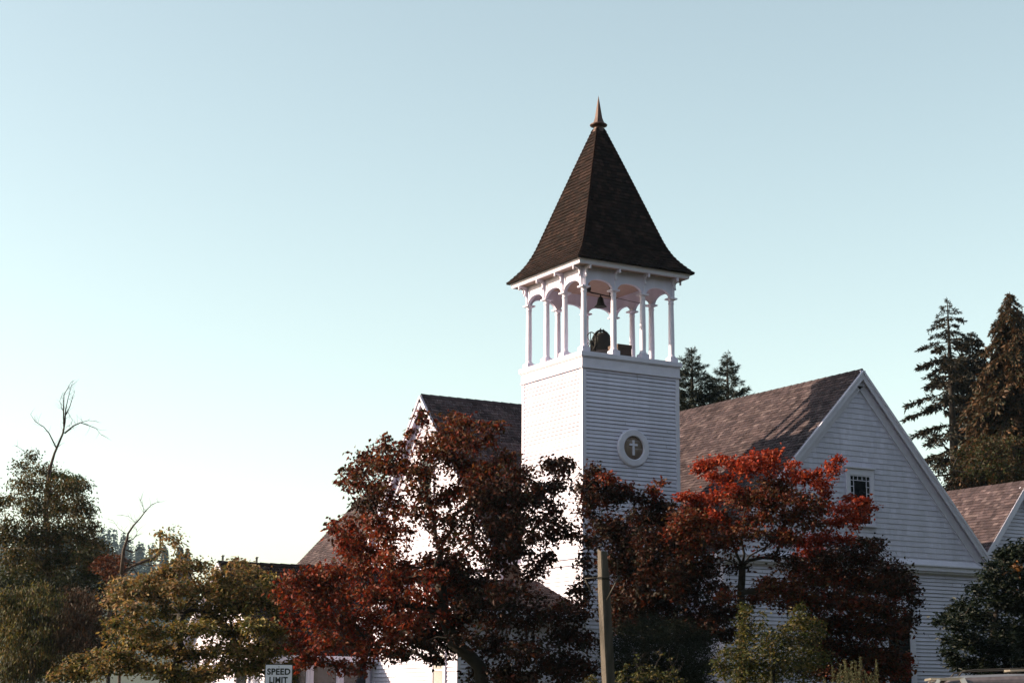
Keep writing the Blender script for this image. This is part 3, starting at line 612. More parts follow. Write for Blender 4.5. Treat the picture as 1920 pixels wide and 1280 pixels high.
bl += B('800,1048,20 830,1050,22 862,1060,22 820,1200,26 785,1205,22 850,1215,20,.8 735,1225,18 760,1225,16 800,1232,14,.8 830,1235,12,.7 800,1180,26 850,1075,26 880,1110,26 870,1150,22 830,1170,24 940,1100,24 960,1130,26,.7 900,1150,26,.8 870,1080,26,.8 905,1090,26,.7 880,1130,26,.9 925,1120,24,.8 850,1185,22 890,1190,24,.6 940,1160,34,.8 990,1160,34,.8 930,1210,36 985,1215,38 1040,1150,28 1060,1190,32,1.1 1030,1240,36 960,1262,36 1075,1240,30 1085,1150,24 1098,1200,24 1100,1250,24,.9 1060,1265,26 1095,1120,14 900,1258,26,.8 1010,1120,18,.4 1060,1130,14,.5', DK)
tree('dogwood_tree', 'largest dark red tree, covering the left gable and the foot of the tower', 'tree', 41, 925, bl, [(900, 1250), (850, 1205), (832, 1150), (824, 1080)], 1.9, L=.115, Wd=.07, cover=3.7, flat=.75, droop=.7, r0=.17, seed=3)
# --- middle dark tree
bl = B('1113,878,15 1106,902,22 1095,915,14 1140,930,28 1106,935,20 1165,925,18 1200,933,15 1226,945,16 1209,974,36 1140,985,32 1175,1012,40 1226,1019,42 1278,1015,38 1247,950,16 1261,972,28 1100,960,18,.6 1110,1010,22,.6', DK)
bl += B('1137,890,12 1150,900,10 1175,913,13 1223,918,11 1238,905,9 1232,930,8 1265,1000,20', RD)
bl += B('1385,1060,16,.6 1370,1150,22,.9 1330,1180,26,1.1 1300,1185,28,1.1 1370,1185,20,.9', DK)
bl += B('1180,1065,38,1.3 1230,1070,40,1.3 1285,1065,36,1.2 1160,1110,32,1.1 1205,1125,38 1255,1125,36 1300,1110,28,.6 1320,1075,24,.8 1345,1095,20,.6 1180,1160,38,1.1 1240,1170,40,1.1 1300,1160,32,.8 1270,1100,30 1200,1090,30 1340,1140,22,.6 1360,1110,16,.5 1150,1140,26 1150,1050,26,.8 1330,1130,20,.4 1340,1165,20,.5 1330,1050,18,.7', DK)
tree('maple_tree', 'dark purple brown leaved tree between the wooden pole and the bright red tree', 'tree', 44, 1215, bl, [(1210, 1200), (1200, 1130), (1195, 1070)], 1.7, L=.11, Wd=.07, cover=5, flat=.8, droop=.35, r0=.12, seed=5)
# --- bright red tree in front of the right gable
bl = B('1351,860,14 1326,870,18 1308,878,10 1380,867,16 1416,860,18 1448,852,15 1440,862,14 1401,879,20 1437,874,18 1358,897,16 1335,893,12 1488,870,11 1484,886,12 1534,888,13 1556,874,11 1572,862,11 1565,880,9 1506,895,18 1541,906,16 1545,924,12 1373,915,16,.8 1308,935,18 1285,930,10 1344,931,18 1272,935,9', BR)
bl += B('1452,910,26 1401,937,24 1434,928,20 1473,931,24 1513,939,22 1538,953,18 1308,955,20 1290,975,32 1326,985,26 1355,973,22 1416,972,20,.8 1394,985,18 1437,968,14 1473,972,22 1498,957,20 1523,982,20', MX)
bl += B('1595,935,11 1617,939,13 1630,953,11 1577,953,15 1595,972,17 1617,972,13 1567,975,16 1506,1012,18 1541,1012,22 1577,1014,18 1523,1036,22 1340,965,14 1300,962,16 1470,1000,16', BR)
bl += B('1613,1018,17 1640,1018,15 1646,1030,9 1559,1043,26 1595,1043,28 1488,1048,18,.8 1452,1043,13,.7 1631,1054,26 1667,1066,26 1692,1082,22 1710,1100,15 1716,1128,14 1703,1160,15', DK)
bl += B('1523,1086,30 1560,1085,30 1423,1116,24 1459,1100,26 1487,1107,24 1523,1125,30 1500,1065,24 1435,1090,18,.7 1400,1135,18,.6 1540,1060,24 1480,1130,24,.8 1370,1005,22 1310,1010,24 1350,1020,18,.8 1415,1000,18,.7 1455,1005,20 1300,1035,20,.7 1440,945,22 1390,930,20 1480,1010,18 1360,1120,18,.6', MX)
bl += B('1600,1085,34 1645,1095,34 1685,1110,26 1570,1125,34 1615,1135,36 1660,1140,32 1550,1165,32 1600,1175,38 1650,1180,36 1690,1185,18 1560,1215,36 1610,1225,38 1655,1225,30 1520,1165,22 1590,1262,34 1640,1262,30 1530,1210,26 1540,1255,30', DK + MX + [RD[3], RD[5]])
bl += B('1685,1250,20 1698,1232,14 1690,1262,16 1668,1245,20', RD)
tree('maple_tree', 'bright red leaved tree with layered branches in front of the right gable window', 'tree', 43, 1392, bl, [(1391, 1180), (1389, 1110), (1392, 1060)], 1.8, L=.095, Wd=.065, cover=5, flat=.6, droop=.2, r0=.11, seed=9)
# --- yellow and olive tree at the left
bl = B('450,1058,16,.7 440,1048,8,.8 380,1058,18,.8 350,1060,20,.8 320,1068,22 300,1078,20 410,1075,24,.8 470,1075,22 495,1085,18 240,1095,24 215,1110,20 270,1090,24 205,1130,14 232,1118,20 290,1110,28 330,1100,28 370,1100,28 420,1110,28 465,1110,26 250,1140,26', YL)
bl += B('505,1105,16 500,1130,22 520,1150,14 450,1140,28 400,1140,28,.9 350,1140,28 300,1145,28 480,1170,26 510,1180,18 430,1180,26 385,1175,26 340,1180,28 515,1080,9,.6', YG)
bl += B('210,1165,16 240,1175,22 280,1185,28 205,1190,12 245,1205,24 300,1215,30 220,1225,24 180,1225,16 150,1235,16 190,1250,24 250,1245,30 310,1255,30 130,1255,22 105,1265,12 350,1225,28 380,1260,30 520,1188,20 540,1212,18 515,1222,18 553,1240,12 490,1235,18 545,1265,14 475,1255,20 400,1220,26,.9 440,1215,26,.9 430,1250,30 465,1225,26 450,1195,24 405,1160,26 440,1120,26 480,1110,22 415,1095,24 450,1090,20 490,1210,24 480,1250,20,.9 160,1262,28 340,1270,28', YL + YG)
bl += B('318,1005,6,.5 300,1000,6,.3 325,1015,8,.4 290,1030,10,.4 345,1040,9,.6', YL)
tree('dogwood_tree', 'broad yellow and olive leaved tree between the speed limit sign and the left edge', 'tree', 42.5, 330, bl, [(332, 1260), (335, 1200), (340, 1150)], 1.9, L=.11, Wd=.06, cover=4.8, flat=.45, droop=.45, r0=.13, seed=12)
# --- birch with the dead leader
bl = B('60,850,14,.45 45,875,20,.5 75,880,18,.6 100,885,18,.5 30,905,16,.4 55,910,26,.7 95,915,26,.8 130,910,20 150,915,16 20,935,18,.6 60,950,30 105,950,30 145,945,26 165,960,16 15,985,22,.8 50,1000,32 95,1000,34 140,990,30 175,990,16 165,1015,22 185,1020,16 30,1040,30 75,1050,34 125,1040,34 170,1045,28 200,1040,14 10,1010,18 0,940,14', BN + GR)
bl += B('125,895,14 145,898,10 100,893,8', GG)
bl += B('20,1080,30 60,1085,30 110,1080,30 160,1080,28 195,1065,18 205,1085,12 40,1110,26 90,1110,26', GR)
br = [([(88, 1010), (85, 950), (93, 880), (102, 850), (118, 812), (122, 790), (123, 768), (128, 745), (137, 712)], [.10, .08, .055, .038, .032, .025, .018, .011, .004]), ([(120, 800), (119, 770), (120, 740), (134, 715)], [.03, .022, .014, .005]), ([(123, 778), (131, 762), (137, 742), (140, 735)], [.02, .014, .008, .005]),
      ([(121, 812), (138, 798), (151, 792), (168, 798), (180, 803), (191, 816)], [.03, .022, .018, .012, .008, .004]), ([(151, 792), (165, 788), (182, 790)], [.012, .007, .003]), ([(106, 840), (92, 812), (82, 800), (66, 790), (57, 776)], [.025, .018, .013, .009, .004]), ([(70, 860), (45, 845), (30, 835)], [.012, .008, .004]), ([(118, 770), (112, 752), (118, 735)], [.01, .006, .003]), ([(126, 770), (136, 788), (128, 800)], [.008, .005, .003])]
tree('birch_tree', 'tall grey green birch at the left edge with a bare dead top', 'tree', 58, 95, bl, [(95, 1150), (92, 1080), (88, 1010)], 2.2, L=.10, Wd=.055, cover=4.2, flat=.9, droop=.8, bark='bark_pale', r0=.10, seed=14, branches=br)
# --- weeping trees below it
bl = B('55,1115,20 75,1110,18 95,1125,20 30,1125,22 10,1120,18 45,1150,28 85,1155,28 10,1160,26 40,1195,30 85,1200,28 10,1205,28 60,1240,32 15,1250,30 95,1240,22 115,1170,18', BN + YG[:3] + GR)
bl += B('135,1125,20 160,1125,20 180,1140,14 130,1160,22 165,1165,20 185,1180,10 120,1200,22 155,1205,20', [(.10, .055, .04), (.07, .045, .035), (.06, .05, .03), (.13, .07, .045)])
tree('weeping_tree', 'low weeping tree with hanging brown green twigs at the lower left corner', 'tree', 50, 60, bl, [(62, 1240), (70, 1180), (75, 1130)], 1.6, L=.11, Wd=.035, cover=4.5, flat=1.3, droop=2.2, r0=.1, seed=15)
bl = B('60,1110,40 120,1110,44 180,1120,40 200,1170,40 150,1180,46 90,1190,46 30,1180,46 190,1225,40 120,1245,46 50,1250,46 220,1060,22 0,1110,36', HD)
tree('dark_shrub', 'very dark evergreen thicket filling the gap between the weeping tree and the yellow tree', 'shrub', 56, 140, bl, [(140, 1250)], 1.5, L=.12, Wd=.06, cover=3.2, flat=.9, droop=.3, r0=.1, seed=16)
bl = B('200,1048,16 215,1060,18 190,1060,16 228,1048,9 205,1075,16', [(.16, .05, .03), (.11, .04, .025), (.20, .07, .035)])
tree('rust_tree', 'small rust red tree between the birch and the yellow tree', 'tree', 54, 205, bl, [(205, 1200), (205, 1090)], .9, L=.11, Wd=.07, cover=2.8, r0=.07, seed=17)
# --- bare snag behind the yellow tree
sg = [([(228, 1075), (232, 1030), (238, 1012), (240, 1000), (250, 985), (262, 972), (275, 955), (285, 945), (298, 940)], [.07, .05, .04, .032, .026, .02, .014, .008, .004]), ([(238, 1015), (250, 1010), (257, 1000), (256, 990)], [.02, .014, .008, .004]), ([(236, 1030), (250, 1035), (265, 1025), (272, 1035)], [.03, .02, .014, .006]), ([(232, 1050), (255, 1055), (275, 1060), (290, 1058)], [.03, .02, .014, .006]), ([(232, 1045), (250, 1065), (262, 1085)], [.025, .018, .01]), ([(270, 962), (268, 945), (262, 935)], [.008, .005, .003]), ([(255, 980), (242, 968), (228, 965)], [.008, .005, .003]), ([(236, 1000), (222, 990), (212, 975)], [.01, .006, .003])]
tree('bare_tree', 'thin bare tree leaning right with a few yellow leaves behind the yellow tree', 'tree', 52, 226, B('300,1000,9,.12 312,1010,10,.2 322,990,8,.15 285,1045,12,.3 300,1035,14,.35 340,1000,8,.15', YG), [(227, 1200), (228, 1075)], .5, L=.09, Wd=.05, r0=.05, bark='bark_pale', seed=18, limb_pow=.9, branches=sg, twig=False)
# --- glossy dark shrub at the right edge
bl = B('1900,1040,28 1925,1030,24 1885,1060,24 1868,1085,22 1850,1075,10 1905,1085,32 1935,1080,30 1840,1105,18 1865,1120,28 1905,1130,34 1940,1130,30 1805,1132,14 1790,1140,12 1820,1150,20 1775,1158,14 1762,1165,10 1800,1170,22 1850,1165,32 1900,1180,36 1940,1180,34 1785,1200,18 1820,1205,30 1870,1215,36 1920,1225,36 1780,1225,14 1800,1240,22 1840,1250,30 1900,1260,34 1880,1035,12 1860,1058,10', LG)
bl += B('1905,1062,5,.8 1887,1098,5,.8 1895,1105,4,.8 1930,1070,6,.8', [(.30, .12, .03)])
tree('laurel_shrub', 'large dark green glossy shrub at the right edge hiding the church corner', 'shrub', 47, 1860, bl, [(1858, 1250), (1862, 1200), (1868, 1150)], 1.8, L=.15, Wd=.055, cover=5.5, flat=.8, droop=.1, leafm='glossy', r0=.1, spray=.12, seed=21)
# --- vine covered shrub, hedge and low shrub along the bottom
bl = B('1393,1135,10 1400,1150,12 1396,1170,14 1410,1185,14 1395,1200,18 1432,1148,7,.6 1430,1170,12,.6 1500,1137,10 1497,1155,14 1485,1170,16 1510,1170,16 1480,1195,24 1530,1172,12 1540,1180,9 1520,1195,18 1450,1190,18,.8 1440,1215,24 1360,1222,14 1385,1225,22 1410,1235,26 1460,1240,28 1505,1225,28 1500,1255,28 1360,1255,22 1395,1262,28 1440,1265,28 1345,1240,10 1540,1235,20,.7 1470,1175,10', VN)
tree('flowering_shrub', 'tall green and cream leaved shrub in front of the bright red tree', 'shrub', 37, 1450, bl, [(1450, 1260), (1450, 1225)], .8, L=.085, Wd=.038, cover=3.0, flat=.9, droop=.5, r0=.04, seed=23)
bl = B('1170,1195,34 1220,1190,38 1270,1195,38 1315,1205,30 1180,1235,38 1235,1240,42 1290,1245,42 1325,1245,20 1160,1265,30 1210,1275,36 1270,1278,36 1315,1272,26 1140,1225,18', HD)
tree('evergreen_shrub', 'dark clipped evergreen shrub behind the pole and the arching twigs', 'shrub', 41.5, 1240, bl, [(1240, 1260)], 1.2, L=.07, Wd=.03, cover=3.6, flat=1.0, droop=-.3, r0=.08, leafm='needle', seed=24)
bl = B('1225,1262,16,.8 1195,1268,14,.8 1165,1262,10,.7 1240,1275,16 1200,1280,18 1255,1265,12,.8 1268,1275,12 1150,1278,14 1115,1272,10,.7 1108,1280,12', VN)
ar = [([(1240, 1290), (1255, 1265), (1262, 1250), (1255, 1235), (1240, 1225), (1228, 1222)], [.01, .009, .007, .005, .004, .003]), ([(1200, 1290), (1195, 1262), (1192, 1240), (1197, 1230)], [.01, .007, .005, .003]), ([(1225, 1290), (1215, 1262), (1208, 1248), (1180, 1240)], [.01, .007, .005, .003]), ([(1265, 1290), (1272, 1270), (1268, 1258)], [.01, .006, .003]), ([(1180, 1290), (1176, 1268), (1172, 1244)], [.01, .006, .003])]
bl += B('1262,1250,4,.7 1255,1235,4,.6 1240,1227,4,.6 1230,1222,3,.6 1192,1240,4,.6 1197,1230,4,.6 1176,1246,4,.6 1208,1250,5,.6 1215,1262,5,.8 1268,1258,5,.7', VN)
tree('bramble_shrub', 'low shrub with arching leafy twigs at the foot of the wooden pole', 'shrub', 34, 1215, bl, [(1214, 1279)], .4, L=.075, Wd=.034, cover=1.8, flat=.9, droop=.2, r0=.02, seed=25, branches=ar, spray=.06)
# --- flower spikes
sp = empty('spike_plant', at(1605, 1280, 30).xy.to_3d(), 'clump of tall pale green flower spikes in front of the bright red tree', 'plant')
Vs = []; Fs = []; Cs = []; nv = 0; stm = MB(); R = np.random.default_rng(5)
for px, top in [(1561, 1250), (1576, 1245), (1583, 1236), (1586, 1243), (1591, 1252), (1596, 1240), (1604, 1238), (1610, 1256), (1613, 1231), (1622, 1258), (1633, 1261), (1643, 1237), (1640, 1262), (1571, 1262), (1599, 1262), (1545, 1270), (1375, 1255), (1445, 1258), (1628, 1268), (1588, 1262)]:
    dd = 30 + R.uniform(-.3, .3); t = at(px, top, dd); bo = at(px + R.uniform(-6, 6), 1330, dd); bo.z = 0.0; stm.tube([bo, bo.lerp(t, .6) + Vector(R.normal(0, .01, 3)), t], [.007, .006, .003], 5)
    n = 230; s = R.uniform(0, 1, n); u = Vector((0, 0, 1)); P = np.array([t - Vector((0, 0, 1)) * float(q) * .62 for q in s]); P += R.normal(size=(n, 3)) * (.006 + .020 * s[:, None]) * np.array([1, 1, .3])
    v, f, c = leaves(P, .035, .014, -.9, colours([(.20, .22, .12), (.28, .28, .16), (.14, .17, .09), (.34, .32, .20)], n)); Vs.append(v); Fs.append(f + nv); Cs.append(c); nv += len(v)
np_mesh('flower_spike', np.vstack(Vs), np.vstack(Fs), np.vstack(Cs), M['leaf'], sp); stm.build('stem', M['bark'], sp)

# ------------------------------------------------------------------ conifers
def conifer(name, label, top, depth, height, spread, pal, step=.45, droop=.25, gap=.0, sparse=1., up=0., seed=1, group=None, nl=.34, lw=.05, shape=.8, irregular=.35, cat='tree', extra=()):
    R = np.random.default_rng(seed); t = at(top[0], top[1], depth); base = Vector((t.x, t.y, 0)); H = t.z if height is None else height; z0 = t.z - H
    base.z = max(0, z0) if False else 0; root = empty(name, base, label, cat, group)
    tm = MB(); tm.tube([base, (t.x, t.y, t.z * .5), (t.x, t.y, t.z * .85), t], [.02 * t.z, .013 * t.z, .005 * t.z, .012], 8); 
    P = []; D = []; Lg = []; z = .10
    while z < H:
        h = z; reach = spread * (min(1, h / H * 1.0)) ** shape * (1 - .12 * (h / H)); nb = int(R.integers(4, 7)); tsc = .35 + .65 * min(1, h / 3.2)
        a0 = R.uniform(0, 6.28)
        for k in range(nb):
            if R.random() < gap * (.3 + h / H): continue
            a = a0 + k * 2 * math.pi / nb + R.normal(0, .25); L = reach * R.uniform(1 - irregular, 1 + irregular * .6) + .04 + .11 * min(1, h); o = Vector((t.x, t.y, t.z - h + R.uniform(-.1, .1)))
            dh = Vector((math.cos(a), math.sin(a), 0)); q = [o + dh * L * s + Vector((0, 0, (up * s - droop * s * s * 1.6 + (.35 * droop) * s ** 4) * L)) for s in (0, .25, .5, .75, 1)]
            tm.tube(q, [.012 + .014 * L, .01 + .009 * L, .008 + .006 * L, .006 + .003 * L, .004], 4)
            n = int(L * 34 * sparse) + 3; s = R.uniform(.12, 1, n) ** .8
            for sv in s:
                i = min(3, int(sv * 4)); p = q[i].lerp(q[i + 1], sv * 4 - i); w = .30 * L * (1 - sv * .75) + .06 * tsc; side = dh.cross(UP3); sg_ = R.choice((-1, 1))
                P.append(p); D.append((dh * R.uniform(.25, 1.0) + side * sg_ * R.uniform(.2, 1.1)) * w + Vector((0, 0, -droop * w * R.uniform(.3, 1.6) + R.normal(0, .04)))); Lg.append(tsc)
        z += step * R.uniform(.7, 1.3) * (.3 + .9 * min(1, h / H * 1.6))
    P = np.array(P); D = np.array(D); n = len(P)
    # every side twig carries several needle tufts
    m_ = 5; tt = np.tile(np.linspace(.15, 1, m_), n)[:, None]; PP = np.repeat(P, m_, 0) + np.repeat(D, m_, 0) * tt; DD = unit(np.repeat(D, m_, 0)) + R.normal(size=(n * m_, 3)) * .45; DD[:, 2] -= droop * .5; DD = unit(DD)
    sd = unit(np.cross(DD, R.normal(size=DD.shape))); tq = np.repeat(np.array(Lg), m_)[:, None]; l = nl * tq * R.uniform(.5, 1.2, n * m_)[:, None]; w = lw * tq * R.uniform(.7, 1.4, n * m_)[:, None]
    N_ = n * m_; V = np.empty((N_, 4, 3)); V[:, 0] = PP; V[:, 1] = PP + DD * l * .4 + sd * w; V[:, 2] = PP + DD * l; V[:, 3] = PP + DD * l * .4 - sd * w
    i = (np.arange(N_) * 4)[:, None]; Fc = i + np.array([[0, 1, 2, 3]])
    np_mesh('crown', V.reshape(-1, 3), Fc, colours(pal, N_), M['needle'], root)
    for pts, rad in extra: tm.tube(pts, rad, 5)
    tm.build('trunk', M['bark'], root); return root

SPR = [(.026, .030, .02), (.045, .036, .022), (.065, .042, .026), (.022, .024, .016)]
CDR = [(.11, .07, .036), (.16, .08, .04), (.07, .065, .03), (.05, .055, .026), (.22, .11, .05)]
DGR = [(.022, .035, .026), (.03, .045, .03), (.018, .028, .02), (.04, .045, .03)]
conifer('spruce_tree', 'tall dark spruce with ragged drooping branches behind the right gable', (1776, 560), 85, 17, 5.2, SPR, step=.85, droop=.30, gap=.35, sparse=.9, up=.10, seed=31, nl=.26, lw=.034, shape=.8, irregular=.6)
conifer('spruce_tree', 'second spruce top close behind the tall ragged spruce, leaning out on its right', (1822, 622), 87, 14, 2.2, SPR, step=.6, droop=.2, gap=.1, up=.3, seed=37, nl=.3, lw=.055, shape=.55, irregular=.4)
conifer('cedar_tree', 'dense brown tinged cedar with hanging sprays at the right edge', (1893, 547), 78, 17.5, 6.2, CDR, step=.3, droop=.75, gap=.05, sparse=1.2, up=.2, seed=33, nl=.28, lw=.042, shape=.8, irregular=.5)
conifer('cedar_tree', 'brown tinged cedar cut by the right edge, right of the dense one', (1948, 558), 80, 18, 5.2, CDR, step=.34, droop=.75, sparse=.9, up=.2, seed=39, nl=.28, lw=.045, shape=.9, irregular=.4)
conifer('fir_tree', 'fir top just right of the tower behind the roof ridge', (1297, 652), 75, 12, 2.9, DGR, step=.42, droop=.02, gap=.1, sparse=1.2, up=.3, seed=34, nl=.32, lw=.02, shape=.75, irregular=.4)
conifer('fir_tree', 'fir top with upswept branches further right of the tower behind the roof ridge', (1363, 662), 77, 12, 3.4, DGR, step=.46, droop=.02, gap=.12, sparse=1.1, up=.34, seed=35, nl=.32, lw=.02, shape=.85, irregular=.5)
bl = B('1830,880,30 1870,880,34 1905,890,30 1800,850,18 1785,880,16 1850,840,30 1900,840,34 1925,880,24', CDR + GR)
tree('leafy_tree', 'olive brown broadleaf tree under the cedars behind the far house roof', 'tree', 74, 1860, bl, [(1860, 1100), (1860, 950)], 1.5, L=.13, Wd=.08, cover=2.6, flat=.9, droop=.4, r0=.16, seed=36)

# ------------------------------------------------------------------ hills and far wood
hv = []; hf = []; NX, NY = 60, 12; h0 = at(380, 1290, 300); hd = Vector((FW.x, FW.y, 0)).normalized(); hsd = Vector((hd.y, -hd.x, 0)); HC = Vector((CAM.x, CAM.y, 0))
def hill_z(a, r):     # a: metres sideways, r: metres away
    s = 1 / (1 + math.exp(-(r - 860) / 110)); f = .62 + .38 * math.exp(-((a + 240) / 320) ** 2); return s * f * 104 / (1 + math.exp((a / r * 500 + 84) / 9)) + 2.5 * math.sin(a * .025) * s - .4
for j in range(NY + 1):
    for i in range(NX + 1):
        r = 400 + j * 90; a = (-900 + 1800 * i / NX); p = HC + hd * r + hsd * a; hv.append((p.x, p.y, hill_z(a, r)))
hm = MB(); hm.v = hv
for j in range(NY):
    for i in range(NX): k = j * (NX + 1) + i; hm.f.append((k, k + 1, k + NX + 2, k + NX + 1)); hm.c.append((1, 1, 1)); hm.sm.append(True)
tag(hm.build('hills', M['hill']), kind='structure')
R = np.random.default_rng(77); PP = []; Vs = []; Cs = []
def far_tree(p, H, wdt, V, C, n=150, q_=.45):
    s = R.uniform(0, 1, n) ** .7; a = R.uniform(0, 6.28, n); rr = wdt * s * R.uniform(.3, 1, n); P = np.stack([p[0] + rr * np.cos(a), p[1] + rr * np.sin(a), p[2] + H * (1 - s)], 1)
    D = np.stack([np.cos(a), np.sin(a), np.full(n, -.35)], 1) * (wdt * q_); sd = np.stack([-np.sin(a), np.cos(a), np.zeros(n)], 1) * (wdt * q_ * .67)
    q = np.stack([P, P + D * .6 + sd, P + D, P + D * .6 - sd], 1); q[:, 0, 2] += .12 * H * .3; V.append(q); C.append(colours(DGR, n))
V = []; C = []
for _ in range(620):
    r = R.uniform(800, 1250); a = R.uniform(-190, -76) * r / 500; p = HC + hd * r + hsd * a; H = R.uniform(9, 20); far_tree((p.x, p.y, hill_z(a, r)), H, H * .17, V, C, 70)
V = np.concatenate(V).reshape(-1, 3); C = np.concatenate(C); n = len(V) // 4
o = np_mesh('far_wood', V, (np.arange(n) * 4)[:, None] + np.array([[0, 1, 2, 3]]), C, M['needle']); tag(o, 'bluish conifer wood on the distant hill behind the yellow tree', 'wood', kind='stuff')
V = []; C = []      # added tall trees behind and right of the camera, unseen, blocking skylight
for _ in range(260):
    ang = R.uniform(-150, 55); rr_ = R.uniform(38, 75); d_ = -hd * math.cos(math.radians(ang)) + hsd * -math.sin(math.radians(ang)); p = HC + d_ * rr_; H = R.uniform(20, 32); far_tree((p.x, p.y, 0), H, H * .2, V, C, 900, .22)
for _ in range(150):      # lower unseen trees added on the sunny side to block low sky
    ang = R.uniform(55, 122); rr_ = R.uniform(62, 95); d_ = -hd * math.cos(math.radians(ang)) + hsd * -math.sin(math.radians(ang)); p = HC + d_ * rr_; H = R.uniform(11, 17); far_tree((p.x, p.y, 0), H, H * .28, V, C, 700, .22)
V = np.concatenate(V).reshape(-1, 3); C = np.concatenate(C); n = len(V) // 4
o = np_mesh('wood', V, (np.arange(n) * 4)[:, None] + np.array([[0, 1, 2, 3]]), C, M['needle']); tag(o, 'dark conifers added out of view to cut sky light on the church', 'wood', kind='stuff')
for i, (px, py, sz, lb) in enumerate([(310, 1024, 1.0, 'leftmost and darkest of the tall far conifers on the hill line'), (338, 1022, 1.0, 'widest of the tall far conifers on the hill line, with a double top'), (352, 1028, .8, 'rightmost slim one of the tall far conifers on the hill line')]):
    V = []; C = []; t = at(px, py, 800); H = 26 * sz; far_tree((t.x, t.y, t.z - H), H, 3.8 * sz, V, C, 420); V = np.concatenate(V).reshape(-1, 3); C = np.concatenate(C); n = len(V) // 4
    r_ = empty('far_conifer', (t.x, t.y, t.z - H - 4), lb, 'tree', 'far conifers on the hill line')
    np_mesh('crown', V, (np.arange(n) * 4)[:, None] + np.array([[0, 1, 2, 3]]), C, M['needle'], r_); m = MB(); m.tube([(t.x, t.y, t.z - H - 12), (t.x, t.y, t.z - 1)], [.3, .08], 6); m.build('trunk', M['bark'], r_)

# ------------------------------------------------------------------ ground
def plane_quad(name, pts, mt, z):
    m = MB(); m.face([(p[0], p[1], z) for p in pts]); return tag(m.build(name, mt), kind='structure')
c = HC
G = 1850; plane_quad('ground', [(-G, -G), (G, -G), (G, G), (-G, G)], M['grass'], 0)
rd = lambda f, s: c + hd * f + hsd * s
plane_quad('road', [rd(4, -200), rd(4, 200), rd(13, 200), rd(13, -200)], M['asphalt'], .008)
plane_quad('car_park', [rd(17, 4), rd(17, 30), rd(33, 30), rd(33, 4)], M['asphalt'], .004)
m = MB(); p0, p1 = rd(13.2, -200), rd(13.2, 200); m.beam((p0.x, p0.y, .06), (p1.x, p1.y, .06), .3, .13); tag(m.build('kerb', M['concrete']), kind='structure')
plane_quad('pavement', [rd(13.35, -200), rd(13.35, 200), rd(15, 200), rd(15, -200)], M['concrete'], .11)
plane_quad('road_marking', [rd(8.45, -200), rd(8.45, 200), rd(8.57, 200), rd(8.57, -200)], M['lane'], .012)

# ------------------------------------------------------------------ speed limit sign
TX, TZ = RT.copy(), UP3
D_ = 36.5; tl, tr = at(497, 1243.5, D_), at(549.5, 1244.5, D_); wdt = (tr - tl).length; ax = (tr - tl); ax.z = 0; ax.normalize(); nrm = Vector((ax.y, -ax.x, 0)); 
if nrm.dot(FW) > 0: nrm = -nrm
mid = (tl + tr) / 2; ztop = mid.z; hgt = wdt * 1.25; sgn = empty('speed_limit_sign', (mid.x, mid.y, 0), 'white rectangular speed limit sign with black letters beside the red tree', 'sign')
def plate(mb, w, z0, z1, d, rad=.03, n=6):
    pts = []
    for (cx_, cz_, a0) in ((w / 2 - rad, z1 - rad, 0), (-w / 2 + rad, z1 - rad, 90), (-w / 2 + rad, z0 + rad, 180), (w / 2 - rad, z0 + rad, 270)):
        for k in range(n + 1): a = math.radians(a0 + 90 * k / n); pts.append((cx_ + rad * math.cos(a), cz_ + rad * math.sin(a)))
    f = [mid * 1 + ax * u + nrm * d + Vector((0, 0, z - mid.z)) for u, z in pts]; mb.face(f); return pts
m = MB(); pts = plate(m, wdt, ztop - hgt, ztop, .004); back = [mid + ax * u + Vector((0, 0, z - mid.z)) for u, z in pts]; fr = [p + nrm * .004 for p in back]
m.face(back[::-1]); 
for i in range(len(back)): j = (i + 1) % len(back); m.face([back[i], back[j], fr[j], fr[i]])
pl = m.build('plate', M['signk'], sgn)
m = MB(); plate(m, wdt - .035, ztop - hgt + .018, ztop - .018, .006, .02); m.build('face', M['signw'], pl)
def text(s, size, zc, parent, wfit):
    cu = bpy.data.curves.new('lettering', 'FONT'); cu.body = s; cu.size = size; cu.align_x = 'CENTER'; cu.align_y = 'CENTER'; cu.offset = .006; cu.space_character = 1.08; cu.extrude = .001
    o = bpy.data.objects.new('lettering', cu); COL.objects.link(o); bpy.context.view_layer.update(); me = bpy.data.meshes.new_from_object(o.evaluated_get(bpy.context.evaluated_depsgraph_get())); bpy.data.objects.remove(o)
    xs = [v.co.x for v in me.vertices]; k = wfit / (max(xs) - min(xs)); mx_ = (max(xs) + min(xs)) / 2
    for v in me.vertices: v.co = mid + ax * ((v.co.x - mx_) * k) + Vector((0, 0, zc - mid.z + v.co.y)) + nrm * (.009 + v.co.z)
    me.materials.clear(); me.materials.append(M['signk']); return link('lettering', me, parent)
k = wdt / 52.5
text('SPEED', 15.5 * k, ztop - 14.5 * k, pl, 43.5 * k); text('LIMIT', 15.5 * k, ztop - 30 * k, pl, 34.5 * k)
m = MB(); b_ = mid + Vector((0, 0, -5.2 * k)) + nrm * .01; m.lathe((b_.x, b_.y, b_.z), [(0, -.010), (.010, -.006), (.012, 0), (.010, .006), (0, .010)], 10); m.build('bolt', M['signk'], pl)
m = MB(); q = mid - nrm * .03; m.beam((q.x, q.y, 0), (q.x, q.y, ztop - .02), .05, .03, up=nrm); m.build('post', M['galv'], sgn)

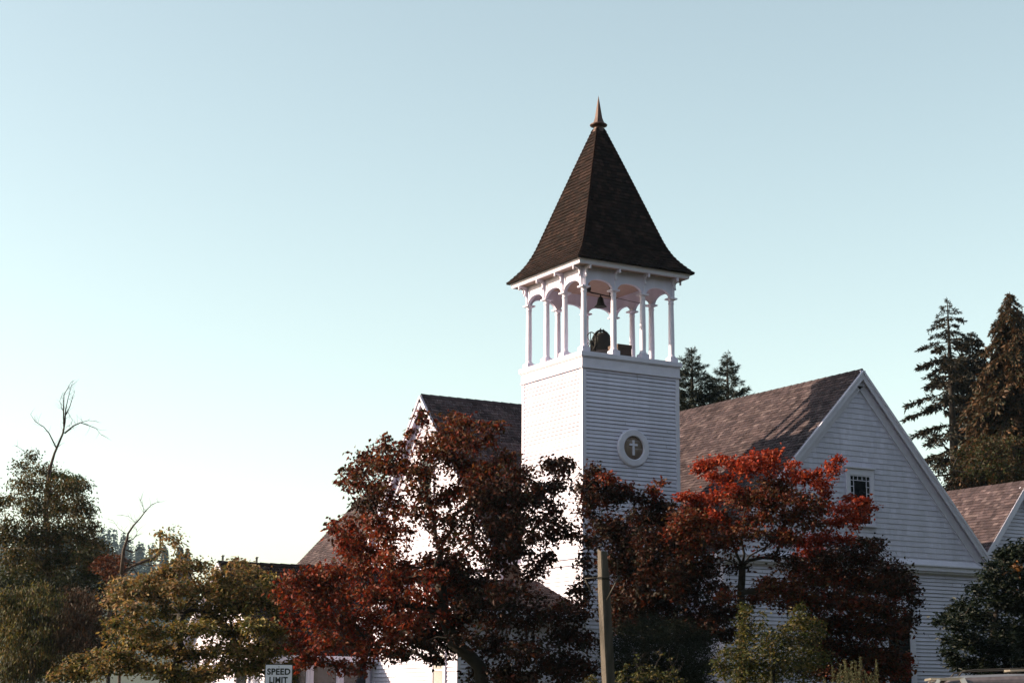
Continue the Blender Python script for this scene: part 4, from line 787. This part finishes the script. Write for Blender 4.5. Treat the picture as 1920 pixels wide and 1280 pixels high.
# ------------------------------------------------------------------ old wooden pole
D_ = 31.5; pt, pb = at(1129, 1026, D_), at(1141, 1280, D_); ppm = F_PX / D_
pole = empty('wooden_pole', (pb.x, pb.y, 0), 'weathered square cut wooden pole with a thin metal crossbar before the dark red trees', 'pole')
dirv = (pt - pb).normalized(); pb0 = pb - dirv * (pb.z / dirv.z); rx = Vector((RT.x, RT.y, 0)).normalized(); fx = Vector((-hd.x, -hd.y, 0))
m = MB()
def ring(p, w, dep, cut=0.):     # an uneven square section turned with one edge to the camera
    A = p - rx * w * .5 + fx * 0; Bc = p - rx * w * .12 + fx * dep; Cc = p + rx * w * .5 + fx * .02; Dd = p + rx * .0 - fx * dep
    out = []
    qs = [A, Bc, Cc, Dd]
    for i in range(4):
        n_ = qs[(i + 1) % 4]; pv = qs[i - 1]; out += [qs[i].lerp(pv, .12), qs[i].lerp(n_, .12)]
    return out
st = [(0, .27, .15), (1.2, .268, .148), (2.0, .265, .145), (2.9, .255, .14), (3.3, .245, .135), (3.6, .215, .12), (3.9, .19, .10)]
Lp = (pt - pb0).length; rings = [ring(pb0 + dirv * (Lp * s / 3.9 * 1.0 if s < 3.9 else Lp * .985), w, d) for s, w, d in st]
for a, b in zip(rings[:-1], rings[1:]):
    for i in range(8): j = (i + 1) % 8; m.face([a[i], a[j], b[j], b[i]])
tpp = [p + Vector((0, 0, .0 + (.05 if i < 2 else -.02))) for i, p in enumerate(rings[-1])]; m.face(tpp)
for i in range(8): j = (i + 1) % 8; m.face([rings[-1][i], rings[-1][j], tpp[j], tpp[i]])
m.build('post', M['pole'], pole)
m = MB(); sc_ = pb0 + dirv * (Lp * .87); r_ = ring(sc_, .245, .14); r2 = [p + dirv * .03 for p in r_]
for i in range(8): j = (i + 1) % 8; m.face([r_[i], r_[j], r2[j], r2[i]])
for L_ in (r_, r2): m.face(L_)
m.build('strap', M['steel'], pole)
m = MB(); Q = lambda x, y, dz=0: at(x, y, D_ - .15 + dz)
m.tube([Q(1096, 1084), Q(1130, 1082), Q(1163, 1079)], [.012] * 3, 6); m.build('crossbar', M['steel'], pole)
m = MB(); m.tube([Q(1138, 1124), Q(1161, 1080)], [.016] * 2, 6); m.build('brace', M['steel'], pole); m = MB(); m.tube([Q(1112, 1114), Q(1097, 1086)], [.014] * 2, 6); m.build('brace', M['steel'], pole)
m = MB(); m.tube([Q(1158, 1080), Q(1157, 1048)], [.007, .004], 5); m.build('pin', M['steel'], pole)

# ------------------------------------------------------------------ vehicle at the lower right
D_ = 24.; o0 = at(1742, 1280, D_); car = empty('parked_car', (o0.x, o0.y, 0), 'silver estate car with roof rails, only its roof in view at the lower right corner', 'car')
ay = math.radians(9); cxv = (rx * math.cos(ay) + fx * math.sin(ay)).normalized(); cyv = Vector((-cxv.y, cxv.x, 0)); cyv = cyv if cyv.dot(fx) < 0 else -cyv      # cyv points away from the camera
zr = at(1800, 1266.5, D_).z; HR = zr
def CP_(x, y, z): p = Vector((o0.x, o0.y, 0)) + cxv * x + cyv * (y + .95); return Vector((p.x, p.y, z))
tops = [(-.08, .95), (0, 1.2), (.05, 1.45), (.16, HR - .10), (.30, HR - .02), (.55, HR + .01), (1.2, HR + .035), (2.2, HR + .04), (2.9, HR), (3.15, HR - .1), (3.9, 1.25), (4.6, 1.12), (4.85, .95), (4.93, .6)]
m = MB(); gr = []
for x, zt_ in tops:
    bel = min(1.18, zt_ - .02); sec = [(.86, .32), (.95, .6), (.95, .95 if bel > .96 else bel - .01), (.93, bel)]
    if zt_ > 1.3: k_ = (zt_ - bel); sec += [(.93 - .12 * k_ / .85, bel + k_ * .45), (.93 - .20 * k_ / .85, zt_ - .07), (.68, zt_ - .025), (.5, zt_), (0, zt_ + .015)]
    else: sec += [(.92, bel + .003), (.9, zt_ - .012), (.8, zt_ - .005), (.5, zt_), (0, zt_ + .01)]
    gr.append([CP_(x, -w, z) for w, z in sec] + [CP_(x, w, z) for w, z in sec[-2::-1]])
for a, b in zip(gr[:-1], gr[1:]):
    for i in range(len(a) - 1): m.face([a[i], b[i], b[i + 1], a[i + 1]], smooth=True)
m.face(gr[0]); m.face(gr[-1][::-1]); m.build('body', M['paint'], car)
def side_y(z): k_ = (z - 1.18) / .85; return .93 - .215 * k_ + .004
for s in (-1, 1):
    for xa, xb, xc, xd in ((.12, .20, .47, .42), (.62, .58, 1.6, 1.58), (1.7, 1.68, 2.95, 2.75)):
        m = MB(); zb, zt_ = 1.22, HR - .085; f = [CP_(xa, s * (side_y(zb) + .006), zb), CP_(xc, s * (side_y(zb) + .006), zb), CP_(xd, s * (side_y(zt_) + .012), zt_), CP_(xb, s * (side_y(zt_) + .012), zt_)]; g_ = [p - cyv * s * .02 for p in f]
        m.face(f); m.face(g_[::-1])
        for i in range(4): m.face([f[i], f[(i + 1) % 4], g_[(i + 1) % 4], g_[i]])
        m.build('side_window', M['glass'], car)
    m = MB(); m.beam(CP_(.16, s * .735, HR - .045), CP_(.47, s * .735, HR - .03), .02, .035); m.beam(CP_(.46, s * .735, HR - .035), CP_(.56, s * .80, HR - .24), .03, .07, up=cxv); m.beam(CP_(.02, s * .80, HR - .26), CP_(.15, s * .735, HR - .05), .03, .05, up=cxv); m.build('rear_pillar', M['chrome'], car)
    m = MB(); pts = [CP_(.42, s * .66, HR - .0), CP_(.47, s * .66, HR + .06), CP_(.62, s * .66, HR + .085), CP_(1.3, s * .66, HR + .11), CP_(2.2, s * .66, HR + .11), CP_(2.7, s * .66, HR + .07), CP_(2.8, s * .66, HR)]
    m.tube(pts, [.010] * 7, 8)
    for x in (1.35, 2.1): m.tube([CP_(x, s * .66, HR), CP_(x, s * .66, HR + .10)], [.03, .016], 8)
    m.build('roof_rail', M['steel'], car)
    for x in (.95, 3.95):
        wm = MB(); cc = CP_(x, s * .86, .34); base = len(wm.v)
        prf = [(.0, .11), (.20, .11), (.22, .10), (.30, .11), (.34, .08), (.34, -.08), (.30, -.11), (0, -.11)]; n_ = 24
        for r_1, h_1 in prf:
            for k_ in range(n_): t_ = 2 * math.pi * k_ / n_; wm.v.append(tuple(cc + cxv * r_1 * math.cos(t_) + Vector((0, 0, r_1 * math.sin(t_))) + cyv * s * h_1))
        for i in range(len(prf) - 1):
            for k_ in range(n_): j = (k_ + 1) % n_; wm.f.append((base + i * n_ + k_, base + i * n_ + j, base + (i + 1) * n_ + j, base + (i + 1) * n_ + k_)); wm.c.append((1, 1, 1)); wm.sm.append(False)
        wm.build('wheel', M['rubber'], car)
    m = MB(); a = CP_(-.03, s * .78, .95); m.beam(a, a + Vector((0, 0, .28)), .14, .05, up=cxv); m.build('tail_lamp', M['red'], car)
m = MB(); f = [CP_(.045, -.78, 1.25), CP_(.045, .78, 1.25), CP_(.17, .64, HR - .14), CP_(.17, -.64, HR - .14)]; f = [p - cxv * .02 for p in f]; g_ = [p + cxv * .03 for p in f]; m.face(f); m.face(g_[::-1])
for i in range(4): m.face([f[i], f[(i + 1) % 4], g_[(i + 1) % 4], g_[i]])
m.build('rear_window', M['glass'], car)
m = MB(); m.beam(CP_(.16, -.64, HR - .035), CP_(.16, .64, HR - .035), .22, .03, up=(0, 0, 1)); m.build('spoiler', M['chrome'], car)
m = MB(); m.beam(CP_(1.28, -.1, HR + .10), CP_(1.28, .7, HR + .10), .2, .035); m.build('crossbar', M['chrome'], car)

# ------------------------------------------------------------------ haze
HM = bpy.data.materials.new('haze'); HM.use_nodes = True; hn = HM.node_tree; hn.nodes.remove(hn.nodes['Principled BSDF'])
pv = hn.nodes.new('ShaderNodeVolumePrincipled'); pv.inputs['Density'].default_value = .00008; pv.inputs['Color'].default_value = (.50, .72, 1, 1); pv.inputs['Anisotropy'].default_value = .2
hn.links.new(pv.outputs[0], hn.nodes['Material Output'].inputs['Volume'])
m = MB(); m.box((-1900, -1900, -1.2), (1900, 1900, 125)); tag(m.build('haze', HM), kind='stuff')
SC.cycles.volume_bounces = 1
